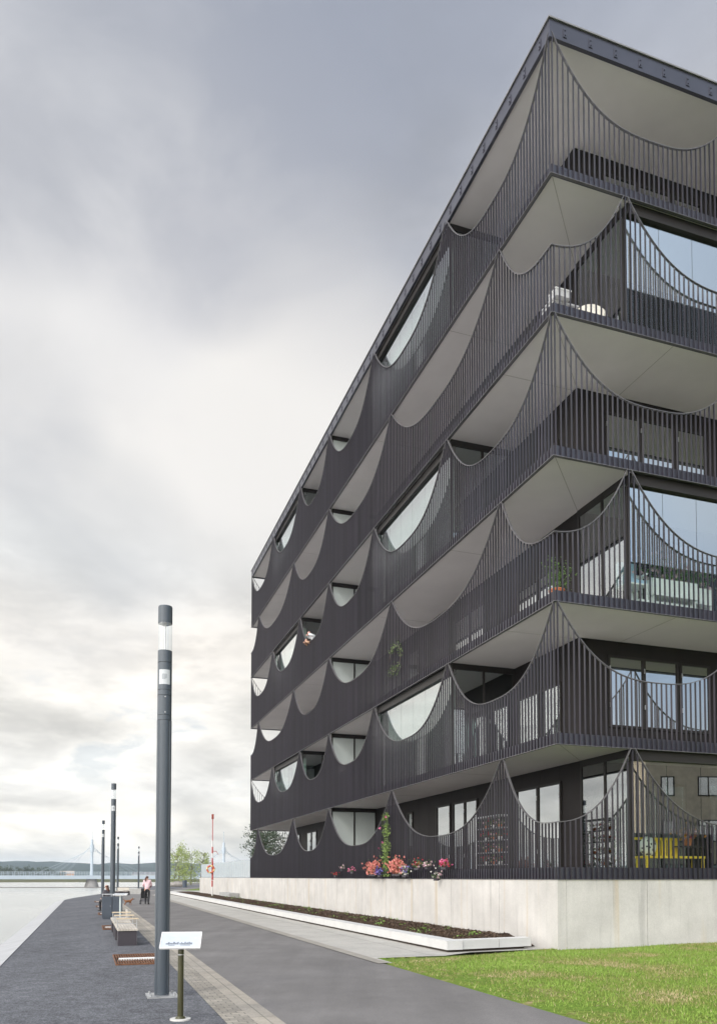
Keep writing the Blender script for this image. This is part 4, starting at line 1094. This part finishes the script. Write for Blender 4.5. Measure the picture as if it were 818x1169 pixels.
m = MB(); m.tube((0,0,.02),(0,0,.7),.025,n=12); m.tube((0,0,0),(0,0,.03),.22,n=20); m.build('leg', frame_m, t)
flower_clump('potted_flowers', 'orange and magenta flowers in a terracotta pot on the small dark table', .6, 4.0, ZB[0]+.80, .5, .28, ['orange','pink','pale'], 120, 120, None, 'flowers', pot=(.11,.18,terra_m), dep=.3, frame='r', fr=.045)
# flower trellis rack on the ground floor
t = thing('plant_rack', 'tall rack of small potted plants behind the ground floor railing', 'plant rack', F(3.8,.45,ZB[0]+.07), TH)
m = MB()
for y in (-.65,.65):
    for x in (-.12,.12): m.tube((x,y,0),(x,y,1.6),.012,n=6)
m.box(-.13,.13,-.66,.66,.02,.035); m.box(-.14,.14,-.66,.66,1.585,1.6)
m.build('frame', steel_m, t)
for z_ in (.3,.62,.94,1.26,1.56):
    m = MB(); m.box(-.14,.14,-.66,.66,z_,z_+.02); m.build('shelf', steel_m, t)
k = 0
for z_ in (.32,.64,.96,1.28):
    for y in (-.45,-.1,.3):
        k += 1
        p = flower_clump('potted_plant', ['small pot plant with pale blooms on the rack behind the ground floor railing','small pot plant with red blooms on the rack behind the ground floor railing'][k%2], 3.8+y, .45, ZB[0]+.07+z_, .22, .16, [['pale'],['red']][k%2], 12, 40, ['pale blooming pots on the rack','red blooming pots on the rack'][k%2], 'potted plant', pot=(.06,.08,[terra_m,white_m][k%2]), dep=.2, fr=.03)
# drying rack
t = thing('drying_rack', 'white folding drying rack in front of the frosted screen on the ground floor', 'drying rack', F(16.1,1.0,ZB[0]+.07), TH)
m = MB()
for x in (-.5,.5): m.tube((x,-.3,0),(x*.9,.25,1.15),.014,n=6); m.tube((x,.35,0),(x*.9,-.25,1.15),.014,n=6)
m.build('leg', white_m, t)
m = MB()
for q in range(9): m.tube((-.48,-.28+q*.07,1.14),(.48,-.28+q*.07,1.14),.008,n=5)
m.tube((-.48,-.3,1.14),(-.48,.3,1.14),.014,n=6); m.tube((.48,-.3,1.14),(.48,.3,1.14),.014,n=6); m.build('hanging_frame', white_m, t)
t = thing('garland_box', 'row of small white boxes with dark tops on the first floor railing near the middle', 'box', F(15.3,.25,ZB[1]+1.42), TH)
m = MB()
for q in range(5): m.box(-.1,.1,-.55+q*.22,-.40+q*.22,0,.16)
m.build('box_body', white_m, t); m = MB()
for q in range(5): m.box(-.105,.105,-.555+q*.22,-.395+q*.22,.16,.19)
m.build('lid', frame_m, t)
m = MB(); m.box(-.12,.12,-.6,.6,-.04,-.002); m.box(-.12,-.09,-.6,-.57,-1.18,-.04); m.box(.09,.12,.57,.6,-1.18,-.04); m.build('shelf', white_m, t)

# ------------------------------------------------------------ people and dog
def skin(name, chains, m, parent, sub=2):
    """chains: list of (verts[(x,y,z,r)], edges or None); first vertex of each chain is its root"""
    vs, es, rad, roots = [], [], [], []
    for pts, ed in chains:
        o = len(vs); roots.append(o)
        for p in pts: vs.append(p[:3]); rad.append((p[3], p[4] if len(p) > 4 else p[3]))
        es += [(a+o, b+o) for a, b in (ed or [(i,i+1) for i in range(len(pts)-1)])]
    me = bpy.data.meshes.new(name); me.from_pydata(vs, es, []); ob = bpy.data.objects.new(name, me); C.objects.link(ob)
    md = ob.modifiers.new('skin', 'SKIN'); md.use_smooth_shade = True
    if not me.skin_vertices: raise RuntimeError('no skin layer')
    for i, sv in enumerate(me.skin_vertices[0].data): sv.radius = rad[i]; sv.use_root = i in roots
    sb = ob.modifiers.new('sub', 'SUBSURF'); sb.levels = sub; sb.render_levels = sub
    me.materials.append(m)
    # bake to a plain mesh
    dg = bpy.context.evaluated_depsgraph_get(); ev = ob.evaluated_get(dg); nm = bpy.data.meshes.new_from_object(ev)
    ob.modifiers.clear(); ob.data = nm; bpy.data.meshes.remove(me)
    for p in nm.polygons: p.use_smooth = True
    if not nm.materials: nm.materials.append(m)
    ob.parent = parent; return ob
skin_m = mat('skin', (.58,.33,.24), .5, 0, .05)
def hand(wr, dirv, side, chains, curl=.3, s=1.0):
    d_ = Vector(dirv).normalized(); w_ = Vector(wr); sd_ = Vector(side).normalized(); nrm = d_.cross(sd_).normalized()
    palm = w_+d_*.075*s
    for k, (off, ln) in enumerate(((-.03,.062),(-.010,.075),(.011,.070),(.030,.055))):
        b = palm+sd_*off*s; c = b+d_*ln*.55*s-nrm*curl*.02*s; e_ = c+(d_*.6-nrm*curl*1.4)*ln*.5*s
        chains.append(([(*(w_+d_*.045*s+sd_*off*.7*s),.011*s),(*b,.0095*s),(*c,.0085*s),(*e_,.007*s)], None))
    b = w_+d_*.03*s-sd_*.03*s; c = b+(d_*.7-sd_*.7)*.035*s; e_ = c+(d_*.95-sd_*.2)*.03*s
    chains.append(([(*(w_+d_*.02*s),.013*s),(*b,.012*s),(*c,.0095*s),(*e_,.008*s)], None))
    return palm
def person(label, loc, rz, J, skin_c, top_m, leg_m, shoe_m, hair_m, hair='ponytail', loose=1.0, sc_=1.0, dress=None):
    """J: joints dict in local space, facing +y, x to the right"""
    t = thing('person', label, 'person', loc, rz); t.scale = (sc_,)*3
    V = {k: Vector(v) for k, v in J.items()}
    hd = V['head']; nk = V['neck']; up = (hd-nk).normalized(); fw = Vector(J.get('face', (0,1,0))).normalized(); rt = fw.cross(up).normalized(); fw = up.cross(rt)
    pts = [(*V['pelvis'],.115,.095),(*V['waist'],.105,.085),(*V['chest'],.125,.095),(*nk,.052),(*(nk+(hd-nk)*.45),.050),(*(hd-up*.045+fw*.012),.066,.068),(*(hd+up*.035),.076,.082),(*(hd+up*.085),.050,.055)]
    ed = [(i,i+1) for i in range(7)]
    def limb(a, plist, rs):
        o = a
        for p, r_ in zip(plist, rs): pts.append((*V[p], r_)); ed.append((o, len(pts)-1)); o = len(pts)-1
        return o
    for s_ in 'LR':
        limb(2, ['sh'+s_,'el'+s_,'wr'+s_], [.052,.040,.026])
        w_ = V['wr'+s_]; dd = (w_-V['el'+s_]).normalized(); dd = Vector(J.get('hand'+s_, dd)).normalized()
        pts.append((*(w_+dd*.045),.034,.018)); ed.append((len(pts)-2, len(pts)-1)); pts.append((*(w_+dd*.075),.034,.016)); ed.append((len(pts)-2, len(pts)-1))
        limb(0, ['hip'+s_,'kn'+s_,'an'+s_,'to'+s_], [.082,.054,.036,.032])
    chains = [(pts, ed)]
    for s_ in 'LR':
        dd = Vector(J.get('hand'+s_, (V['wr'+s_]-V['el'+s_]))).normalized(); sd_ = dd.cross(Vector((0,0,1))); sd_ = sd_ if sd_.length > .1 else Vector((0,1,0))
        hand(V['wr'+s_], dd, sd_*(1 if s_ == 'L' else -1), chains, .6)
    chains.append(([(*(hd+fw*.05+up*.005),.020),(*(hd+fw*.09-up*.015),.014),(*(hd+fw*.103-up*.026),.011)], None))   # nose
    for q in (-1,1): chains.append(([(*(hd+rt*q*.070-fw*.005+up*.01),.010,.018),(*(hd+rt*q*.085-fw*.012+up*.005),.006,.02)], None))
    skin('body', chains, skin_c, t)
    m = MB()
    for q in (-1,1): m.ball(hd+fw*.075+rt*q*.032+up*.022,.012,2)
    m.build('eyes', mat('eye', (.05,.03,.02), .2), t)
    m = MB(); c = hd+fw*.083-up*.048; m.ball(c,.02,2,(1.1,.5,.35)); m.build('mouth', mat('lips', (.45,.16,.14), .5), t)
    g = .018*loose
    tp = [(*(V['pelvis']+Vector((0,0,-.10 if loose > 1.3 else .01))),.135+g*.8,.115+g),(*V['waist'],.120+g,.10+g),(*V['chest'],.140+g,.112+g),(*(nk-up*.015),.066+g*.3)]; te = [(0,1),(1,2),(2,3)]
    for s_ in 'LR':
        o = 2
        for p, r_ in (('sh'+s_,.062),('el'+s_,.050),('wr'+s_,.036)):
            q = V[p] if p[:2] != 'wr' else V[p].lerp(V['el'+s_],.06)
            tp.append((*q, r_+g*.7)); te.append((o, len(tp)-1)); o = len(tp)-1
    skin('jacket', [(tp, te)], top_m, t)
    lp_ = [(*(V['pelvis']-Vector((0,0,.01))),.128,.108),(*V['pelvis'].lerp(V['waist'],.35),.118,.1)]; le = [(0,1)]
    for s_ in 'LR':
        o = 0
        for p, r_ in (('hip'+s_,.094),('kn'+s_,.064),('an'+s_,.045)):
            q = V[p] if p[:2] != 'an' else V[p].lerp(V['kn'+s_],-.06); lp_.append((*q, r_)); le.append((o, len(lp_)-1)); o = len(lp_)-1
    skin('trousers', [(lp_, le)], leg_m, t)
    for s_ in 'LR': skin('shoe', [([(*(V['an'+s_]+(V['an'+s_]-V['to'+s_])*.22-Vector((0,0,.035))),.040,.042),(*V['an'+s_].lerp(V['to'+s_],.5),.045,.042),(*V['to'+s_],.040,.036)], None)], shoe_m, t)
    if hair:
        ch = [([(*(hd-fw*.02+up*.055),.092,.092),(*(hd-fw*.035+up*.0),.088,.085),(*(hd-fw*.045-up*.045),.070,.065)], None)]
        if hair == 'ponytail': ch.append(([(*(hd-fw*.10+up*.05),.04),(*(hd-fw*.16-up*.0),.05),(*(hd-fw*.17-up*.12-rt*.05),.052),(*(hd-fw*.15-up*.27-rt*.08),.03)], None))
        if hair == 'long': ch.append(([(*(hd-fw*.04-up*.02),.085,.075),(*(hd-fw*.06-up*.14),.088,.065),(*(hd-fw*.075-up*.27),.075,.045)], None))
        skin('hair', ch, hair_m, t)
    return t
brown_m = mat('brown_hair', (.085,.035,.018), .5, 0, .3, 20); black_m = mat('black_cloth', (.012,.012,.014), .8, 0, .1)
J = dict(pelvis=(0,0,.93), waist=(0,.015,1.08), chest=(0,.045,1.27), neck=(0,.07,1.425), head=(0,.10,1.57), face=(0.25,1,-.05),
         shL=(-.165,.05,1.37), shR=(.165,.05,1.37), elL=(-.23,.10,1.10), elR=(.23,.10,1.10), wrL=(-.17,.33,1.03), wrR=(.17,.33,1.03),
         hipL=(-.09,0,.89), hipR=(.09,0,.89), knL=(-.10,.16,.50), knR=(.10,-.04,.48), anL=(-.10,.16,.09), anR=(.10,-.27,.13), toL=(-.10,.31,.045), toR=(.10,-.13,.04))
wpos = F(32.75,-6.35)
person('woman seen from behind in a pale pink jacket pushing a dark stroller', wpos, TH-.12, J, skin_m, mat('pale_pink_cloth', (.72,.52,.55), .85, 0, .06), black_m, mat('dark_shoe', (.02,.02,.02), .6), brown_m, 'ponytail', 1.6)
# stroller
st = thing('stroller', 'dark stroller pushed by the woman in the pale pink jacket', 'stroller', wpos+Vector((-sT*.75-.10, cT*.75, 0)), TH-.12); st.scale = (.9,.9,.86)
m = MB()
for x in (-.22,.22):
    m.path([(x*.75,-.42,1.02),(x,-.1,.72),(x,.38,.22)], .014, 8); m.path([(x,.1,.60),(x,-.34,.16)], .014, 8)
m.tube((-.165,-.42,1.02),(.165,-.42,1.02),.018,n=8); m.tube((-.22,-.34,.16),(.22,-.34,.16),.012,n=8); m.build('frame', frame_m, st)
for x in (-.25,.25):
    for (y, r_) in ((-.34,.15),(.38,.12)):
        m = MB(); m.tube((x-.02,y,r_),(x+.02,y,r_),r_,n=24); wl = m.build('wheel', mat('tyre', (.02,.02,.02), .8), st)
        m = MB(); m.tube((x-.024,y,r_),(x+.024,y,r_),r_*.62,n=20); m.build('rim', steel_m, wl)
m = MB(); m.add([(-.19,-.2,.45),(.19,-.2,.45),(.19,.36,.50),(-.19,.36,.50),(-.19,-.34,.92),(.19,-.34,.92),(-.19,-.26,.40),(.19,-.26,.40),(.19,.36,.44),(-.19,.36,.44),(-.19,-.40,.92),(.19,-.40,.92)],
  [(0,1,2,3),(0,4,5,1),(6,9,8,7),(6,7,11,10),(4,10,11,5),(3,2,8,9),(0,3,9,6),(1,7,8,2),(0,6,10,4),(1,5,11,7)]); m.build('seat', black_m, st)
m = MB(); vs = []
for q in range(9):
    a = math.pi*.95*q/8; vs += [(-.2,-.14-.24*math.cos(a),.86+.22*math.sin(a)),(.2,-.14-.24*math.cos(a),.86+.22*math.sin(a))]
m.smooth = True; m.add(vs,[(2*q,2*q+1,2*q+3,2*q+2) for q in range(8)]); hd_ = m.build('hood', black_m, st); q = hd_.modifiers.new('t','SOLIDIFY'); q.thickness = .01
m = MB(); m.box(-.18,.18,-.3,.2,.2,.36); m.build('basket', mat('grey_mesh', (.12,.12,.13), .9), st)

# seated person
J = dict(pelvis=(0,0,.52), waist=(0,.0,.67), chest=(0,.04,.86), neck=(0,.08,1.02), head=(0,.11,1.17), face=(0,1,-.1),
         shL=(-.165,.05,.97), shR=(.165,.05,.97), elL=(-.22,.10,.72), elR=(.22,.10,.72), wrL=(-.12,.30,.64), wrR=(.12,.30,.64),
         hipL=(-.09,.03,.50), hipR=(.09,.03,.50), knL=(-.11,.45,.50), knR=(.11,.45,.50), anL=(-.11,.43,.09), anR=(.11,.48,.09), toL=(-.12,.58,.045), toR=(.12,.63,.045))
person('brown haired person in a dark grey coat sitting on the bench behind the bins', F(23.9,-8.72,-.03), TH+R(35), J, skin_m, mat('dark_grey_coat', (.07,.065,.075), .9), black_m, MATS['dark_shoe'], brown_m, 'long', 1.5)
# two people leaning over the third floor railing
zf = ZB[3]+.24
def leaning(y0):
    return dict(pelvis=(0,-.42,.90), waist=(0,-.33,1.04), chest=(0,-.16,1.20), neck=(0,-.02,1.32), head=(0,.10,1.43), face=(0,1,-.8),
         shL=(-.165,-.06,1.28), shR=(.165,-.06,1.28), elL=(-.22,.06,1.36-.06), elR=(.22,.06,1.30), wrL=(-.06,.16,1.36), wrR=(.08,.17,1.36), handL=(.9,.5,-.2), handR=(-.9,.5,-.2),
         hipL=(-.09,-.43,.87), hipR=(.09,-.43,.87), knL=(-.10,-.34,.47), knR=(.10,-.38,.47), anL=(-.10,-.44,.09), anR=(.10,-.50,.09), toL=(-.10,-.29,.045), toR=(.10,-.35,.045))
person('bald man in a white shirt leaning over the third floor railing', F(20.15,.0,zf+.22), TH+R(90), leaning(0), mat('pale_skin', (.66,.38,.32), .5), mat('white_shirt', (.74,.76,.78), .8), mat('blue_jeans', (.05,.07,.13), .9), MATS['dark_shoe'], None, None, 1.1)
bx_ = thing('step_box', 'low dark step the two people on the third floor stand on', 'step', F(20.45,.45,zf), TH)
m = MB(); m.box(-.22,.25,-.75,.75,0,.16); m.box(-.25,.28,-.78,.78,.16,.215); m.build('step', deck_m, bx_)
person('brown haired person beside the bald man at the third floor railing', F(20.72,.02,zf+.10), TH+R(90), leaning(0), skin_m, mat('tan_shirt', (.42,.26,.17), .85), black_m, MATS['dark_shoe'], brown_m, 'long', 1.0, .96)

# dog
dg_ = thing('dog', 'small brown dog walking on the asphalt left of the woman with the stroller', 'dog', F(32.0,-7.42), TH-R(78)); dg_.scale = (.78,)*3
m_f = mat('brown_fur', (.22,.095,.04), .9, 0, .35, 14, bump=.4, bscale=60)
pts = [(0,-.20,.30,.070,.075),(0,-.05,.29,.078,.085),(0,.12,.30,.082,.105),(0,.20,.36,.055,.06),(0,.27,.44,.045,.05),(0,.32,.46,.052,.052),(0,.40,.44,.028,.026),(0,.445,.435,.018,.018)]
ed = [(i,i+1) for i in range(7)]
def leg(o, L_):
    for p in L_: pts.append(p); ed.append((o, len(pts)-1)); o = len(pts)-1
leg(0, [(-.06,-.19,.24,.048),(-.065,-.14,.17,.030),(-.065,-.235,.10,.018),(-.065,-.22,.02,.017),(-.065,-.19,.014,.018)])
leg(0, [(.06,-.19,.24,.048),(.065,-.20,.17,.030),(.065,-.31,.11,.018),(.065,-.31,.02,.017),(.065,-.28,.014,.018)])
leg(2, [(-.055,.13,.22,.034),(-.055,.10,.13,.020),(-.055,.08,.03,.016),(-.055,.105,.014,.019)])
leg(2, [(.055,.14,.22,.034),(.055,.18,.13,.020),(.055,.19,.03,.016),(.055,.215,.014,.019)])
leg(0, [(0,-.28,.34,.026),(0,-.34,.42,.020),(0,-.36,.50,.010)])
ch = [(pts, ed)]
for q in (-1,1): ch.append(([(q*.035,.295,.50,.016,.010),(q*.048,.29,.54,.012,.006)], None))
skin('body', ch, m_f, dg_)
m = MB(); m.ball((0,.462,.438),.012,2); m.ball((.028,.355,.475),.008,2); m.ball((-.028,.355,.475),.008,2); m.build('nose_and_eyes', black_m, dg_)
m = MB(); m.tube((0,.215,.385),(0,.235,.395),.058,.054,n=16,caps=False); m.build('collar', red_m, dg_)

# ------------------------------------------------------------ air
hz = bpy.data.materials.new('haze'); hz.use_nodes = True; T = NT(hz.node_tree)
o_ = T.n('ShaderNodeOutputMaterial'); pv = T.n('ShaderNodeVolumePrincipled'); pv.inputs['Color'].default_value = (.74,.86,1,1); pv.inputs['Density'].default_value = .00014
pv.inputs['Anisotropy'].default_value = .2
T.l(pv.outputs[0], o_.inputs['Volume'])
m = MB(); m.box(-6200,6200,-1100,6200,-4.2,130); h = m.build('haze', hz); struct(h, 'stuff'); h['label'] = 'thin pale haze over the bay'; h['category'] = 'haze'
try: hz.cycles.homogeneous_volume = True
except Exception: pass

# ------------------------------------------------------------ render settings
sc.render.engine = 'CYCLES'
sc.view_settings.view_transform = 'Standard'; sc.view_settings.look = 'None'; sc.view_settings.gamma = 1; sc.view_settings.exposure = 0.0; sc.view_settings.use_curve_mapping = False
cy = sc.cycles; cy.max_bounces = 8; cy.diffuse_bounces = 4; cy.glossy_bounces = 4; cy.transparent_max_bounces = 16; cy.volume_bounces = 1
cy.caustics_reflective = False; cy.caustics_refractive = False
